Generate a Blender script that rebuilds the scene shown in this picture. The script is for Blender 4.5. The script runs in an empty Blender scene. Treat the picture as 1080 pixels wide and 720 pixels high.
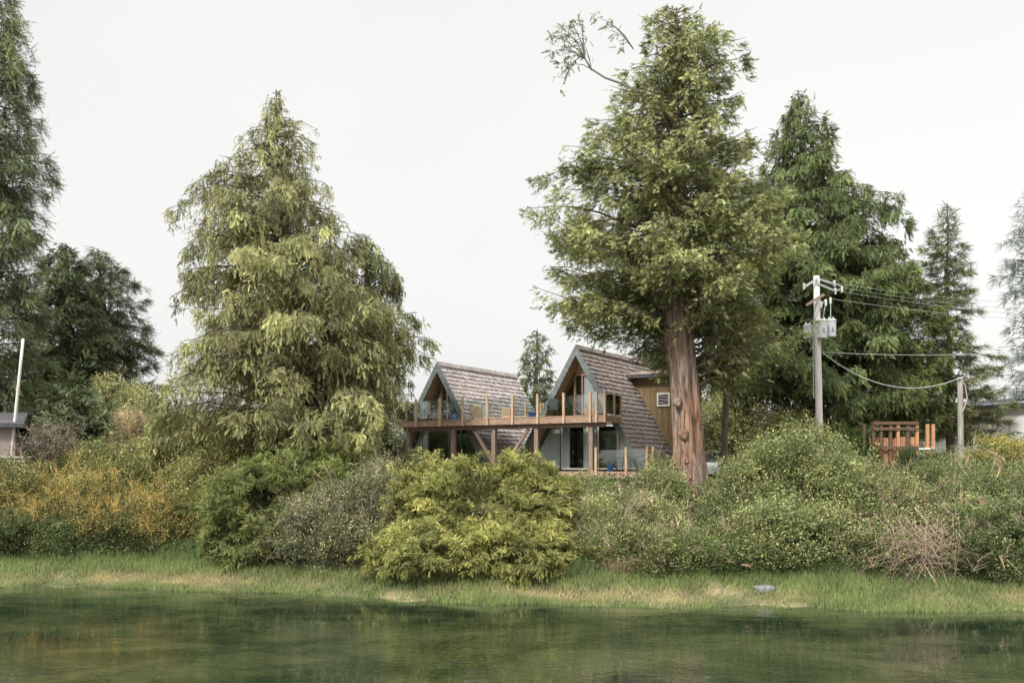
import bpy, math, random
import numpy as np
from mathutils import Vector, Matrix, noise
rng = np.random.default_rng(11); random.seed(5)
S = bpy.context.scene; C = S.collection
PI = math.pi
EYE = 4.0; F = 1050.0; HOR = 495.0
def P(px, py, Y): return np.array([(px-540)/F*Y, Y, EYE+(HOR-py)/F*Y])
# ------------------------------------------------------------------ terrain
_xs = [-200, -60, -17.7, -8.5, -4.1, 0, 7.2, 14.4, 60, 200]
_ys = [44, 38, 34.4, 33, 30.9, 29.8, 29.1, 28.2, 26, 22]
def shore(x):
    x = np.asarray(x, float)
    return np.interp(x, _xs, _ys)+.22*np.sin(x*.9+1)+.12*np.sin(x*2.3)+.06*np.sin(x*5.1+2)
def zg(x, y):
    t = np.asarray(y, float)-shore(x)
    z = np.interp(t, [-40, -8, 0, 1, 3, 6, 11, 20, 60, 600], [-3, -1.3, 0, .12, .55, 1.4, 2.9, 3.4, 3.9, 6])
    return z+.04*np.sin(np.asarray(x)*1.7+np.asarray(y)*1.1)*np.clip(t, 0, 1)
# ------------------------------------------------------------------ materials
def mat(name):
    m = bpy.data.materials.new(name); m.use_nodes = True
    nt = m.node_tree; b = nt.nodes['Principled BSDF']
    return m, nt, b
def N(nt, t, **kw):
    n = nt.nodes.new(t)
    for k, v in kw.items():
        if k in n.inputs: n.inputs[k].default_value = v
        else: setattr(n, k, v)
    return n
def ramp(nt, fac, stops):
    r = nt.nodes.new('ShaderNodeValToRGB'); e = r.color_ramp.elements
    while len(e) < len(stops): e.new(.5)
    for i, (p, c) in enumerate(stops):
        e[i].position = p; e[i].color = (*c, 1)
    nt.links.new(fac, r.inputs['Fac']); return r.outputs['Color']
def coords(nt, scale=(1, 1, 1), which='Object'):
    tc = nt.nodes.new('ShaderNodeTexCoord'); mp = nt.nodes.new('ShaderNodeMapping')
    mp.inputs['Scale'].default_value = scale
    nt.links.new(tc.outputs[which], mp.inputs['Vector']); return mp.outputs['Vector']
def bump(nt, b, h, strength, dist):
    bp = N(nt, 'ShaderNodeBump', Strength=strength, Distance=dist)
    nt.links.new(h, bp.inputs['Height']); nt.links.new(bp.outputs['Normal'], b.inputs['Normal']); return bp
def leafmat(name, transl=.3, rough=.6, spec=.25):
    m, nt, b = mat(name)
    a = N(nt, 'ShaderNodeAttribute', attribute_name='Col')
    nz = N(nt, 'ShaderNodeTexNoise', Scale=.9, Detail=3.0)
    nt.links.new(coords(nt), nz.inputs['Vector'])
    g = ramp(nt, nz.outputs['Fac'], [(.3, (.78, .8, .8)), (.7, (1.18, 1.15, 1.05))])
    mx = N(nt, 'ShaderNodeMix', data_type='RGBA', blend_type='MULTIPLY'); mx.inputs[0].default_value = 1
    nt.links.new(a.outputs['Color'], mx.inputs[6]); nt.links.new(g, mx.inputs[7])
    nt.links.new(mx.outputs[2], b.inputs['Base Color'])
    b.inputs['Roughness'].default_value = rough; b.inputs['Specular IOR Level'].default_value = spec
    tr = N(nt, 'ShaderNodeBsdfTranslucent'); nt.links.new(mx.outputs[2], tr.inputs['Color'])
    ms = N(nt, 'ShaderNodeMixShader', Fac=transl)
    nt.links.new(b.outputs[0], ms.inputs[1]); nt.links.new(tr.outputs[0], ms.inputs[2])
    nt.links.new(ms.outputs[0], nt.nodes['Material Output'].inputs['Surface'])
    return m
M_leaf = leafmat('leaf'); M_twig = leafmat('twig', .0, .8, .15); M_grass = leafmat('grass', .35, .6, .2)
def noisy(name, c0, c1, scale=(3, 3, 3), nscale=4, rough=.75, bs=.3, bd=.02, detail=5.0, attr=False, spec=.3, lo=.35, hi=.65):
    m, nt, b = mat(name)
    nz = N(nt, 'ShaderNodeTexNoise', Scale=nscale, Detail=detail, Roughness=.6)
    nt.links.new(coords(nt, scale), nz.inputs['Vector'])
    col = ramp(nt, nz.outputs['Fac'], [(lo, c0), (hi, c1)])
    if attr:
        a = N(nt, 'ShaderNodeAttribute', attribute_name='Col')
        mx = N(nt, 'ShaderNodeMix', data_type='RGBA', blend_type='MULTIPLY'); mx.inputs[0].default_value = 1
        nt.links.new(a.outputs['Color'], mx.inputs[6]); nt.links.new(col, mx.inputs[7]); col = mx.outputs[2]
    nt.links.new(col, b.inputs['Base Color'])
    b.inputs['Roughness'].default_value = rough; b.inputs['Specular IOR Level'].default_value = spec
    if bs: bump(nt, b, nz.outputs['Fac'], bs, bd)
    return m
M_bark = noisy('bark', (.075, .055, .042), (.2, .16, .125), (5, 5, .8), 3, .9, .8, .06)
M_bark_grey = noisy('bark_grey', (.1, .095, .085), (.24, .23, .2), (5, 5, .8), 3, .9, .8, .05)
def bigbark():
    m, nt, b = mat('cedar_bark')
    n1 = N(nt, 'ShaderNodeTexNoise', Scale=3.2, Detail=8.0, Roughness=.65, Distortion=.6); nt.links.new(coords(nt, (3.2, 3.2, .26)), n1.inputs['Vector'])
    n2 = N(nt, 'ShaderNodeTexNoise', Scale=.9, Detail=4.0); nt.links.new(coords(nt, (1, 1, .45)), n2.inputs['Vector'])
    c1 = ramp(nt, n1.outputs['Fac'], [(.32, (.06, .036, .026)), (.44, (.22, .145, .11)), (.58, (.38, .29, .235)), (.72, (.52, .44, .38))])
    c2 = ramp(nt, n2.outputs['Fac'], [(.36, (.97, .76, .66)), (.46, (1, .96, .93)), (.6, (1.1, 1.15, 1.17))])
    mx = N(nt, 'ShaderNodeMix', data_type='RGBA', blend_type='MULTIPLY'); mx.inputs[0].default_value = 1
    nt.links.new(c1, mx.inputs[6]); nt.links.new(c2, mx.inputs[7]); nt.links.new(mx.outputs[2], b.inputs['Base Color'])
    b.inputs['Roughness'].default_value = .9; b.inputs['Specular IOR Level'].default_value = .15
    bump(nt, b, n1.outputs['Fac'], 1.0, .12)
    return m
M_bigbark = bigbark()
M_shake = noisy('cedar_shake', (.62, .6, .6), (1.15, 1.12, 1.1), (8, 1.5, 8), 4, .85, .4, .01, attr=True)
M_wood = noisy('deck_wood', (.26, .17, .12), (.44, .31, .235), (1.2, 6, 6), 3, .75, .2, .01)
M_post = noisy('post_wood', (.42, .28, .17), (.62, .45, .31), (6, 6, .8), 3, .7, .2, .01)
M_supp = noisy('support_wood', (.2, .14, .11), (.35, .26, .21), (6, 6, .8), 3, .8, .2, .01)
M_grey = noisy('grey_trim', (.13, .145, .145), (.21, .23, .225), (1, 1, 1), 5, .7, .1, .005)
M_soff = noisy('soffit_wood', (.3, .2, .12), (.42, .3, .19), (1, 6, 1), 4, .75, .1, .005)
M_board = noisy('board_siding', (.16, .105, .055), (.26, .18, .1), (8, 8, .6), 3, .8, .3, .01)
M_white = noisy('white_paint', (.62, .62, .6), (.76, .76, .74), (1, 1, 1), 3, .6, 0)
M_curt = noisy('curtain', (.85, .85, .84), (.93, .93, .92), (14, 14, .2), 2, .9, .5, .03)
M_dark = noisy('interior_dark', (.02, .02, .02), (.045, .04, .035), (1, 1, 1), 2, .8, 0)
M_orange = noisy('orange_cedar', (.4, .19, .1), (.62, .34, .2), (5, 5, .6), 3, .75, .2, .01)
M_gfence = noisy('dark_timber', (.1, .06, .04), (.19, .12, .08), (5, 5, .6), 3, .8, .2, .01)
M_pole = noisy('pole_wood', (.56, .52, .5), (.78, .74, .71), (6, 6, .5), 3, .85, .4, .01)
M_pole2 = noisy('old_pole_wood', (.22, .2, .18), (.4, .37, .33), (6, 6, .5), 3, .85, .4, .01)
M_metal = noisy('galvanised', (.42, .45, .47), (.56, .59, .6), (1, 1, 1), 4, .45, 0)
M_wire = noisy('wire', (.36, .38, .38), (.48, .49, .49), (1, 1, 1), 4, .6, 0)
M_taupe = noisy('taupe_wall', (.27, .225, .2), (.34, .285, .255), (1, 1, 1), 2, .85, 0)
M_slate = noisy('dark_roof', (.055, .055, .062), (.11, .11, .12), (2, 2, 2), 5, .8, .2, .01)
M_hwhite = noisy('pale_wall', (.62, .62, .61), (.76, .76, .75), (.6, .6, 3), 2, .85, .1, .01)
M_rock = noisy('rock', (.1, .1, .095), (.26, .255, .25), (2, 2, 2), 3, .9, .6, .05)
M_black = noisy('black_rubber', (.02, .02, .02), (.035, .035, .035), (1, 1, 1), 3, .7, 0)
M_blue = noisy('blue_plastic', (.02, .13, .5), (.03, .19, .62), (1, 1, 1), 3, .4, 0)
M_teal = noisy('grey_green_fabric', (.05, .062, .06), (.085, .1, .095), (1, 1, 1), 9, .8, 0)
M_terra = noisy('terracotta', (.4, .2, .1), (.52, .28, .16), (1, 1, 1), 5, .8, 0)
M_rosy = noisy('rosy_wood', (.32, .17, .13), (.42, .25, .2), (6, 6, .6), 3, .7, .1, .01)
M_car = noisy('white_car_paint', (.7, .71, .72), (.76, .76, .77), (1, 1, 1), 1, .25, 0, spec=.6)
def glassmat(name, fac, tint, rough=.02, gcol=(1, 1, 1)):
    m, nt, b = mat(name); nt.nodes.remove(b)
    t = N(nt, 'ShaderNodeBsdfTransparent'); t.inputs['Color'].default_value = (*tint, 1)
    g = N(nt, 'ShaderNodeBsdfGlossy'); g.inputs['Roughness'].default_value = rough; g.inputs['Color'].default_value = (*gcol, 1)
    nz = N(nt, 'ShaderNodeTexNoise', Scale=.8, Detail=2.0); nt.links.new(coords(nt), nz.inputs['Vector'])
    bp = N(nt, 'ShaderNodeBump', Strength=.15, Distance=.02); nt.links.new(nz.outputs['Fac'], bp.inputs['Height'])
    nt.links.new(bp.outputs['Normal'], g.inputs['Normal'])
    fr = N(nt, 'ShaderNodeFresnel', IOR=1.5)
    ad = N(nt, 'ShaderNodeMath', operation='ADD', use_clamp=True); ad.inputs[1].default_value = fac
    nt.links.new(fr.outputs[0], ad.inputs[0])
    ms = N(nt, 'ShaderNodeMixShader'); nt.links.new(ad.outputs[0], ms.inputs[0])
    nt.links.new(t.outputs[0], ms.inputs[1]); nt.links.new(g.outputs[0], ms.inputs[2])
    nt.links.new(ms.outputs[0], nt.nodes['Material Output'].inputs['Surface'])
    return m
M_glass = glassmat('window_glass', .03, (.92, .95, .95))
M_glass_b = glassmat('bright_window_glass', .55, (.6, .65, .65), .05, (.8, .82, .84))
M_rail = glassmat('rail_glass', .06, (.86, .9, .89))
M_glass_trees = glassmat('tree_reflection_glass', .16, (.45, .55, .5), .05, (.5, .62, .58))  # green tint paints reflected trees into the panes
# ------------------------------------------------------------------ object helpers
def tag(o, label=None, cat=None, group=None, kind=None):
    if label: o['label'] = label
    if cat: o['category'] = cat
    if group: o['group'] = group
    if kind: o['kind'] = kind
    return o
def empty(name, loc, label=None, cat=None, group=None, rz=0):
    o = bpy.data.objects.new(name, None); C.objects.link(o); o.location = [float(v) for v in loc]
    o.rotation_euler = (0, 0, rz); o.empty_display_size = .2
    return tag(o, label, cat, group)
def npmesh(name, V, Fc, material, parent=None, col=None, origin=None, smooth=False):
    """V (n,3) world or local verts, Fc (m,k) uniform polygons."""
    V = np.asarray(V, np.float32); Fc = np.asarray(Fc, np.int32)
    if origin is not None: V = V-np.asarray(origin, np.float32)
    me = bpy.data.meshes.new(name); m, k = Fc.shape
    me.vertices.add(len(V)); me.vertices.foreach_set('co', V.ravel())
    me.loops.add(m*k); me.loops.foreach_set('vertex_index', Fc.ravel())
    me.polygons.add(m); me.polygons.foreach_set('loop_start', np.arange(0, m*k, k, dtype=np.int32))
    me.polygons.foreach_set('loop_total', np.full(m, k, np.int32))
    if smooth: me.polygons.foreach_set('use_smooth', np.ones(m, bool))
    me.update(calc_edges=True)
    if col is not None:
        a = me.color_attributes.new('Col', 'FLOAT_COLOR', 'POINT')
        c = np.ones((len(V), 4), np.float32); c[:, :3] = col
        a.data.foreach_set('color', c.ravel())
    me.materials.append(material)
    o = bpy.data.objects.new(name, me); C.objects.link(o)
    if parent is not None: o.parent = parent
    return o
class MB:
    def __init__(s): s.v = []; s.f = []; s.c = []
    def poly(s, pts, faces, c=(1, 1, 1)):
        n = len(s.v); s.v += [tuple(map(float, p)) for p in pts]; s.f += [tuple(i+n for i in f) for f in faces]; s.c += [c]*len(pts)
    def box(s, a, b, c=(1, 1, 1)):
        (x0, y0, z0), (x1, y1, z1) = a, b
        if x0 > x1: x0, x1 = x1, x0
        if y0 > y1: y0, y1 = y1, y0
        if z0 > z1: z0, z1 = z1, z0
        s.poly([(x0, y0, z0), (x1, y0, z0), (x1, y1, z0), (x0, y1, z0), (x0, y0, z1), (x1, y0, z1), (x1, y1, z1), (x0, y1, z1)],
               [(0, 3, 2, 1), (4, 5, 6, 7), (0, 1, 5, 4), (1, 2, 6, 5), (2, 3, 7, 6), (3, 0, 4, 7)], c); return s
    def prism(s, poly, y0, y1):     # poly in x,z extruded along y
        n = len(poly)
        if n < 3: return s
        s.poly([(x, y0, z) for x, z in poly]+[(x, y1, z) for x, z in poly],
               [tuple(range(n)), tuple(range(2*n-1, n-1, -1))]+[(i, i+n, (i+1) % n+n, (i+1) % n) for i in range(n)]); return s
    def bar(s, p, q, w, h=None, up=(0, 0, 1)):
        h = h or w; p = Vector(p); q = Vector(q); d = (q-p).normalized(); u = Vector(up)
        if abs(d.dot(u)) > .98: u = Vector((0, 1, 0))
        x = d.cross(u).normalized()*w/2; y = x.cross(d).normalized()*h/2
        pts = [p-x-y, p+x-y, p+x+y, p-x+y, q-x-y, q+x-y, q+x+y, q-x+y]
        s.poly(pts, [(0, 3, 2, 1), (4, 5, 6, 7), (0, 1, 5, 4), (1, 2, 6, 5), (2, 3, 7, 6), (3, 0, 4, 7)]); return s
    def tube(s, pts, rad, n=8, cap=True, wob=0):
        pts = [Vector(p) for p in pts]
        if not hasattr(rad, '__len__'): rad = [rad]*len(pts)
        b0 = len(s.v); k = len(pts)
        ref = None
        for i, p in enumerate(pts):
            d = (pts[min(i+1, k-1)]-pts[max(i-1, 0)]).normalized()
            if ref is None: ref = Vector((1, 0, 0)) if abs(d.x) < .8 else Vector((0, 1, 0))
            x = (ref-d*ref.dot(d)).normalized(); ref = x; y = d.cross(x)
            for j in range(n):
                a = 2*PI*j/n; r = rad[i]*(1+wob*random.uniform(-1, 1))
                s.v.append(tuple(p+x*math.cos(a)*r+y*math.sin(a)*r)); s.c.append((1, 1, 1))
        for i in range(k-1):
            for j in range(n):
                s.f.append((b0+i*n+j, b0+i*n+(j+1) % n, b0+(i+1)*n+(j+1) % n, b0+(i+1)*n+j))
        if cap:
            s.f.append(tuple(b0+j for j in range(n))[::-1]); s.f.append(tuple(b0+(k-1)*n+j for j in range(n)))
        return s
    def lathe(s, prof, n=16, at=(0, 0, 0)):
        pts = [(at[0], at[1], at[2]+z) for r, z in prof]
        b0 = len(s.v)
        for r, z in prof:
            for j in range(n):
                a = 2*PI*j/n; s.v.append((at[0]+r*math.cos(a), at[1]+r*math.sin(a), at[2]+z)); s.c.append((1, 1, 1))
        for i in range(len(prof)-1):
            for j in range(n): s.f.append((b0+i*n+j, b0+i*n+(j+1) % n, b0+(i+1)*n+(j+1) % n, b0+(i+1)*n+j))
        s.f.append(tuple(b0+j for j in range(n))[::-1]); s.f.append(tuple(b0+(len(prof)-1)*n+j for j in range(n)))
        return s
    def build(s, name, material, parent=None, origin=None, bevel=0, col=False, smooth=False):
        me = bpy.data.meshes.new(name); o0 = origin if origin is not None else (0, 0, 0)
        me.from_pydata([(v[0]-o0[0], v[1]-o0[1], v[2]-o0[2]) for v in s.v], [], s.f); me.update()
        me.materials.append(material)
        if smooth: me.polygons.foreach_set('use_smooth', [True]*len(me.polygons))
        if col:
            a = me.color_attributes.new('Col', 'FLOAT_COLOR', 'POINT')
            cc = np.ones((len(s.v), 4), np.float32); cc[:, :3] = s.c; a.data.foreach_set('color', cc.ravel())
        o = bpy.data.objects.new(name, me); C.objects.link(o)
        if parent is not None: o.parent = parent
        if bevel:
            bm = o.modifiers.new('bevel', 'BEVEL'); bm.width = bevel; bm.segments = 2; bm.limit_method = 'ANGLE'
        return o
def copy_tree(o, parent=None):
    c = o.copy(); C.objects.link(c)
    if parent is not None: c.parent = parent
    for ch in list(o.children): copy_tree(ch, c)
    return c
def clip(poly, a, b, c):            # keep a*x+b*z<=c
    out = []
    for i in range(len(poly)):
        p, q = poly[i], poly[(i+1) % len(poly)]
        dp = a*p[0]+b*p[1]-c; dq = a*q[0]+b*q[1]-c
        if dp <= 0: out.append(p)
        if dp*dq < 0:
            t = dp/(dp-dq); out.append((p[0]+(q[0]-p[0])*t, p[1]+(q[1]-p[1])*t))
    return out
# ------------------------------------------------------------------ foliage templates
def nrm(v): return v/np.maximum(np.linalg.norm(v, axis=-1, keepdims=True), 1e-9)
def t_cedar(seed, pairs=8, wid=.075, ln=.42, droop=.35, ang=42):
    r = np.random.default_rng(seed); V = []; T = []
    def tri(p, d, L, w, t0, t1):
        d = d/np.linalg.norm(d); s = np.array([-d[1], d[0], 0.])*w/2; s /= max(np.linalg.norm(s), 1e-6)/(w/2)
        V.extend([p-s, p+s+np.array([0, 0, r.normal(0, .01)]), p+d*L]); T.extend([t0, t0, t1])
    for i in range(pairs):
        t = .06+.9*i/pairs; p = np.array([t, 0, -droop*t*t])
        for s in (-1, 1):
            a = math.radians(ang+r.normal(0, 8))*s; L = ln*(1.05-.75*t)*r.uniform(.75, 1.2)
            d = np.array([math.cos(a), math.sin(a), -droop*1.2*t-.1+r.normal(0, .14)])
            tri(p, d, L, wid*r.uniform(.8, 1.25), t*.6, min(1, t*.6+.45))
    tri(np.array([.0, 0, 0]), np.array([1, 0, -droop*.6]), .65, .035, .0, .5)
    tri(np.array([.7, 0, -droop*.49]), np.array([1, 0, -droop*1.4]), .33, wid, .6, 1)
    return np.array(V), np.array(T), 3
def t_broad(seed, n=9, size=.3, wr=.5):
    r = np.random.default_rng(seed); V = []; T = []
    for i in range(n):
        p = np.array([r.uniform(0, .9), r.normal(0, .3), r.normal(0, .22)])
        d = nrm(np.array([r.uniform(.2, 1), r.normal(0, .7), r.normal(.1, .5)])); nn = nrm(r.normal(0, 1, 3)+np.array([0, 0, 1.2]))
        s = nrm(np.cross(nn, d)); L = size*r.uniform(.7, 1.2)
        V.extend([p, p+d*L*.5+s*L*wr*.5, p+d*L, p+d*L*.5-s*L*wr*.5]); tt = r.uniform(0, 1); T.extend([tt]*4)
    return np.array(V), np.array(T), 4
def t_twig(seed, n=7):
    r = np.random.default_rng(seed); V = []; T = []
    for i in range(n):
        p = np.array([r.uniform(0, .5), 0, 0]); d = nrm(np.array([1, r.normal(0, .45), r.normal(0, .35)])); L = r.uniform(.5, 1)
        s = nrm(np.cross(d, r.normal(0, 1, 3)))*.009
        V.extend([p-s, p+s, p+d*L]); T.extend([0, 0, 1])
    return np.array(V), np.array(T), 3
CEDAR = [t_cedar(i, 5, .12, .44, .6, 36) for i in range(8)]
CEDARU = [t_cedar(140+i, 5, .13, .46, .12, 48) for i in range(8)]
CEDARF = [t_cedar(20+i, 6, .11, .42, .5, 42) for i in range(8)]
CEDARS = [t_cedar(120+i, 8, .075, .33, .5, 44) for i in range(8)]
SPRUCE = [t_cedar(40+i, 11, .045, .2, .18, 55) for i in range(5)]
BROAD = [t_broad(60+i) for i in range(5)]
SMALL = [t_broad(70+i, 8, .27, .6) for i in range(5)]
TWIG = [t_twig(80+i) for i in range(5)]
class Fol:
    def __init__(s): s.V = []; s.K = []; s.k = None
    def add(s, tm, pos, d, n, sc, c0, c1):
        m = len(pos)
        if not m: return
        d = nrm(d); y = nrm(np.cross(n, d)); z = np.cross(d, y)
        which = rng.integers(0, len(tm), m); sc = np.broadcast_to(sc, (m,))
        for w in range(len(tm)):
            i = np.nonzero(which == w)[0]
            if not len(i): continue
            T, tip, k = tm[w]; s.k = k
            v = pos[i, None, :]+sc[i, None, None]*(T[None, :, 0:1]*d[i, None]+T[None, :, 1:2]*y[i, None]+T[None, :, 2:3]*z[i, None])
            a = tip[None, :, None]
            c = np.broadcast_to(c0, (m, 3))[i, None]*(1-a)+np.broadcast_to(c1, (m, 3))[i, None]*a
            s.V.append(v.reshape(-1, 3)); s.K.append(c.reshape(-1, 3))
    def build(s, name, parent, origin, material=None):
        V = np.concatenate(s.V); K = np.concatenate(s.K); f = np.arange(len(V)).reshape(-1, s.k)
        return npmesh(name, V, f, material or M_leaf, parent, K, origin)
GAIN = np.array([1.9, 1.85, 1.95])
def cvar(c, m, a=.16, h=.05):
    c = np.array(c)*GAIN; return c*np.clip(1+rng.normal(0, a, (m, 1)), .45, 1.7)*(1+rng.normal(0, h, (m, 3)))
def randdir(m):
    return nrm(rng.normal(0, 1, (m, 3)))
# ------------------------------------------------------------------ trees
def tree(name, label, cat, Y, trunk, prof, nl, dens, tm, size, c0, c1, group=None, rise=.15, arch=.1, hang=.35, dr=.7,
         bark=None, lat=.3, keep=None, seed=0, upturn=.0, depth=1.0, flat=.25, sides=10, dead=.03, tmin=.12, flute=0, jit=(.8, 1.12)):
    """trunk: (px,py,diameter px) base to top; prof: (py, pxL, pxR) top to bottom."""
    tp = [P(a, b, Y) for a, b, c in trunk]; tr = [c/F*Y/2 for a, b, c in trunk]
    g = float(zg(tp[0][0], Y)); tp[0][2] = min(tp[0][2], g-.1)
    base = np.array([tp[0][0], Y, g])
    root = empty(name, base, label, cat, group)
    # trunk resampled
    tz = np.array([p[2] for p in tp]); tx = np.array([p[0] for p in tp]); rr = np.array(tr)
    zz = np.linspace(tz[0], tz[-1], 44 if flute else 26)
    r = random.Random(seed)
    ph = [r.uniform(0, 6) for _ in range(6)]
    V = []; n = 40 if flute else sides
    for z in zz:
        cx = np.interp(z, tz, tx)+.06*math.sin(z*.9+ph[0]); cy = Y+.06*math.sin(z*.7+ph[1]); R = float(np.interp(z, tz, rr))
        for j in range(n):
            a = 2*PI*j/n; q = 1
            if flute:
                q += flute*(.5*math.sin(5*a+ph[2]+.25*z)+.35*math.sin(9*a+ph[3]-.3*z)+.25*math.sin(17*a+z*.5))+flute*.9*noise.noise(Vector((math.cos(a)*2, math.sin(a)*2, z*.7)))
                q += .1*math.exp(-(z-g)/.5)*(1+math.sin(5*a+ph[2]))*.5
            V.append((cx+R*q*math.cos(a), cy+R*q*math.sin(a), z))
    Fc = [(i*n+j, i*n+(j+1) % n, (i+1)*n+(j+1) % n, (i+1)*n+j) for i in range(len(zz)-1) for j in range(n)]
    npmesh('trunk', V, Fc, bark or M_bark, root, origin=base, smooth=True)
    pz = np.array([P(0, p[0], Y)[2] for p in prof])[::-1]
    rl = np.array([(p[1]-540)/F*Y for p in prof])[::-1]; rR = np.array([(p[2]-540)/F*Y for p in prof])[::-1]
    fo = Fol(); br = MB()
    zt = pz[0]+(pz[-1]-pz[0])*((np.arange(nl)+rng.uniform(0, 1, nl))/nl)**1.05
    az = (np.arange(nl)*2.39996+rng.normal(0, .35, nl)) % (2*PI)
    for i in range(nl):
        z1 = zt[i]; a = az[i]; ex, ey = math.cos(a), math.sin(a)
        cx = np.interp(z1, tz, tx)
        RL = max(.15, cx-np.interp(z1, pz, rl)); RR = max(.15, np.interp(z1, pz, rR)-cx)
        w = (ex+1)/2; R = (RL*(1-w)+RR*w)*(rng.uniform(*jit)); R *= 1-(1-depth)*abs(ey)
        if abs(ex) > .6: R *= 1.04
        if keep and not keep(z1, ex, ey, Y): continue
        R *= 1+float(np.clip(.3*noise.noise(Vector((ex*1.3, ey*1.3+seed, z1*.45))), -.13, .07))
        if rng.uniform() < .07: R *= 1.15
        rise_ = rise+rng.uniform(-.22, .22); arch_ = arch+rng.uniform(-.06, .08)
        zs = min(z1-rise_*R, tz[-1]-.02); zs = max(zs, g+1)
        sx = np.interp(zs, tz, tx); k = 7; tt = np.linspace(0, 1, k)
        wob = rng.normal(0, .05, (k, 1))*R*tt[:, None]
        dirh = np.array([ex, ey, 0]); sd = np.array([-ey, ex, 0])
        pts = np.array([sx, Y, zs])+dirh*R*tt[:, None]+sd*wob
        pts[:, 2] += (z1-zs)*tt+arch_*R*np.sin(PI*tt)-upturn*R*np.sin(PI*tt)+rng.normal(0, .015, k)*R
        r0 = .014+.009*R
        br.tube([tuple(p) for p in pts], [r0*(1-t)+.008 for t in tt], 4, False)
        m = int(.85*dens*(R+.35)*(.55+.45*R)*rng.uniform(.6, 1.3)); m = max(m, 6)
        t = tmin+(1-tmin)*rng.uniform(0, 1, m)**.76
        q = np.stack([np.interp(t, tt, pts[:, j]) for j in range(3)], 1)
        W = lat*R*(1.12-t)+.12
        # lateral branchlets give clumps
        nb = max(3, int(R*2.6)); bt = rng.uniform(0, 1, nb); lb = rng.integers(0, nb, m)
        tb = tmin+(1-tmin)*bt[lb]**.78; mixb = rng.uniform(0, 1, m) < .82
        t2 = np.where(mixb, np.clip(tb+rng.normal(0, .025, m), tmin, 1), t)
        q = np.stack([np.interp(t2, tt, pts[:, j]) for j in range(3)], 1)
        W = lat*R*(1.12-t2)+.12
        sgn = np.where(mixb, np.where(lb % 2 == 0, 1, -1), rng.choice([-1, 1], m))
        u = rng.uniform(0, 1, m)
        q = q+sd*(sgn*W*u)[:, None]+dirh*(W*u*.5)[:, None]
        q[:, 2] -= hang*np.abs(rng.normal(0, .6, m))*(.35+.65*rng.uniform(0, 1, nb)[lb])*1.3+(flat+.35*hang)*W*u*u
        q += rng.normal(0, .04, (m, 3))
        d = dirh*(.55+.3*t2)[:, None]+sd*(sgn*.7*u)[:, None]+np.array([0, 0, -1.])*(dr*rng.uniform(-.1, 1.5, m))[:, None]+rng.normal(0, .42, (m, 3))
        nn = np.array([0, 0, 1.])+dirh*.5+rng.normal(0, .45, (m, 3))
        lv = np.clip(rng.normal(1, .16), .65, 1.4)
        sz = size*.68*rng.uniform(.5, 1.4, m)
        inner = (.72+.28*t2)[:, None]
        bl = np.clip(rng.normal(1, .22, nb), .5, 1.6)[lb][:, None]; sl = np.clip(rng.normal(1, .25, (m, 1)), .4, 1.7)
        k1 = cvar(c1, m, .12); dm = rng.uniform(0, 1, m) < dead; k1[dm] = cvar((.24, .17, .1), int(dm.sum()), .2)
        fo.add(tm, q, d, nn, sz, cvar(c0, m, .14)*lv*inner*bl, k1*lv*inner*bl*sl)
    br.build('branches', M_bark, root, origin=base)
    fo.build('crown', root, base)
    return root
cd0, cd1 = (.1, .115, .05), (.32, .32, .145)
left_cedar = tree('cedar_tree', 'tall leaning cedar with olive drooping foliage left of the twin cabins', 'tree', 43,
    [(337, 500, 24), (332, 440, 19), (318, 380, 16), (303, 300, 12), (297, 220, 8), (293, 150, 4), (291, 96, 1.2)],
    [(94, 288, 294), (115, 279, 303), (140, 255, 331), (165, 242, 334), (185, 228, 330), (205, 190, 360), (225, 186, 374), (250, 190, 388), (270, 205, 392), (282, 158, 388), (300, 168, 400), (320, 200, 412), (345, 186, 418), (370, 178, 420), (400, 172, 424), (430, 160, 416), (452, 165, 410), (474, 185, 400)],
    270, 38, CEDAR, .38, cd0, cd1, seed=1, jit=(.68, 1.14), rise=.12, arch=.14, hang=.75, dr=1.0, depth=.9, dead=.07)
tree('cedar_tree', 'shorter cedar crowding against the right side of the leaning one by the left cabin', 'tree', 46.5,
    [(402, 500, 15), (396, 400, 11), (388, 300, 5), (386, 250, 1)],
    [(246, 380, 388), (262, 362, 402), (275, 348, 410), (290, 340, 420), (315, 345, 428), (340, 345, 446), (365, 350, 456), (385, 350, 448), (410, 350, 420), (440, 350, 408), (474, 350, 400)],
    160, 42, CEDAR, .42, (.085, .105, .042), (.27, .285, .115), seed=2, rise=.1, arch=.1, hang=.6, dr=1.2)
def keepE(z, ex, ey, Y):
    if z < P(0, 318, Y)[2] and ey < -.1 and abs(ex) < .8: return False
    if z < P(0, 350, Y)[2] and (ex < .35 and rng.uniform() < .5): return False
    return True
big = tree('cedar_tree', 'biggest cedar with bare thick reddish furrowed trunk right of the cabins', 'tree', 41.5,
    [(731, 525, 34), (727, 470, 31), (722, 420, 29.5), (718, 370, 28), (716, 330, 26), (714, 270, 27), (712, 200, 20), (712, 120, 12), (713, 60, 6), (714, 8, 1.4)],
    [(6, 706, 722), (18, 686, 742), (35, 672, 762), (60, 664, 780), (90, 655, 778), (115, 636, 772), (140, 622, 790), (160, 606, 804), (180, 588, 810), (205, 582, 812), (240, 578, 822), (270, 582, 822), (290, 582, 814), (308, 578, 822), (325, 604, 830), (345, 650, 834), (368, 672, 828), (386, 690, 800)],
    350, 34, CEDARU, .37, (.095, .115, .05), (.3, .315, .14), bark=M_bigbark, keep=keepE, seed=3, jit=(.74, 1.13), rise=.22, arch=.06, hang=.5, dr=.35, upturn=.03, sides=24, flute=.22, lat=.32)
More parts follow.
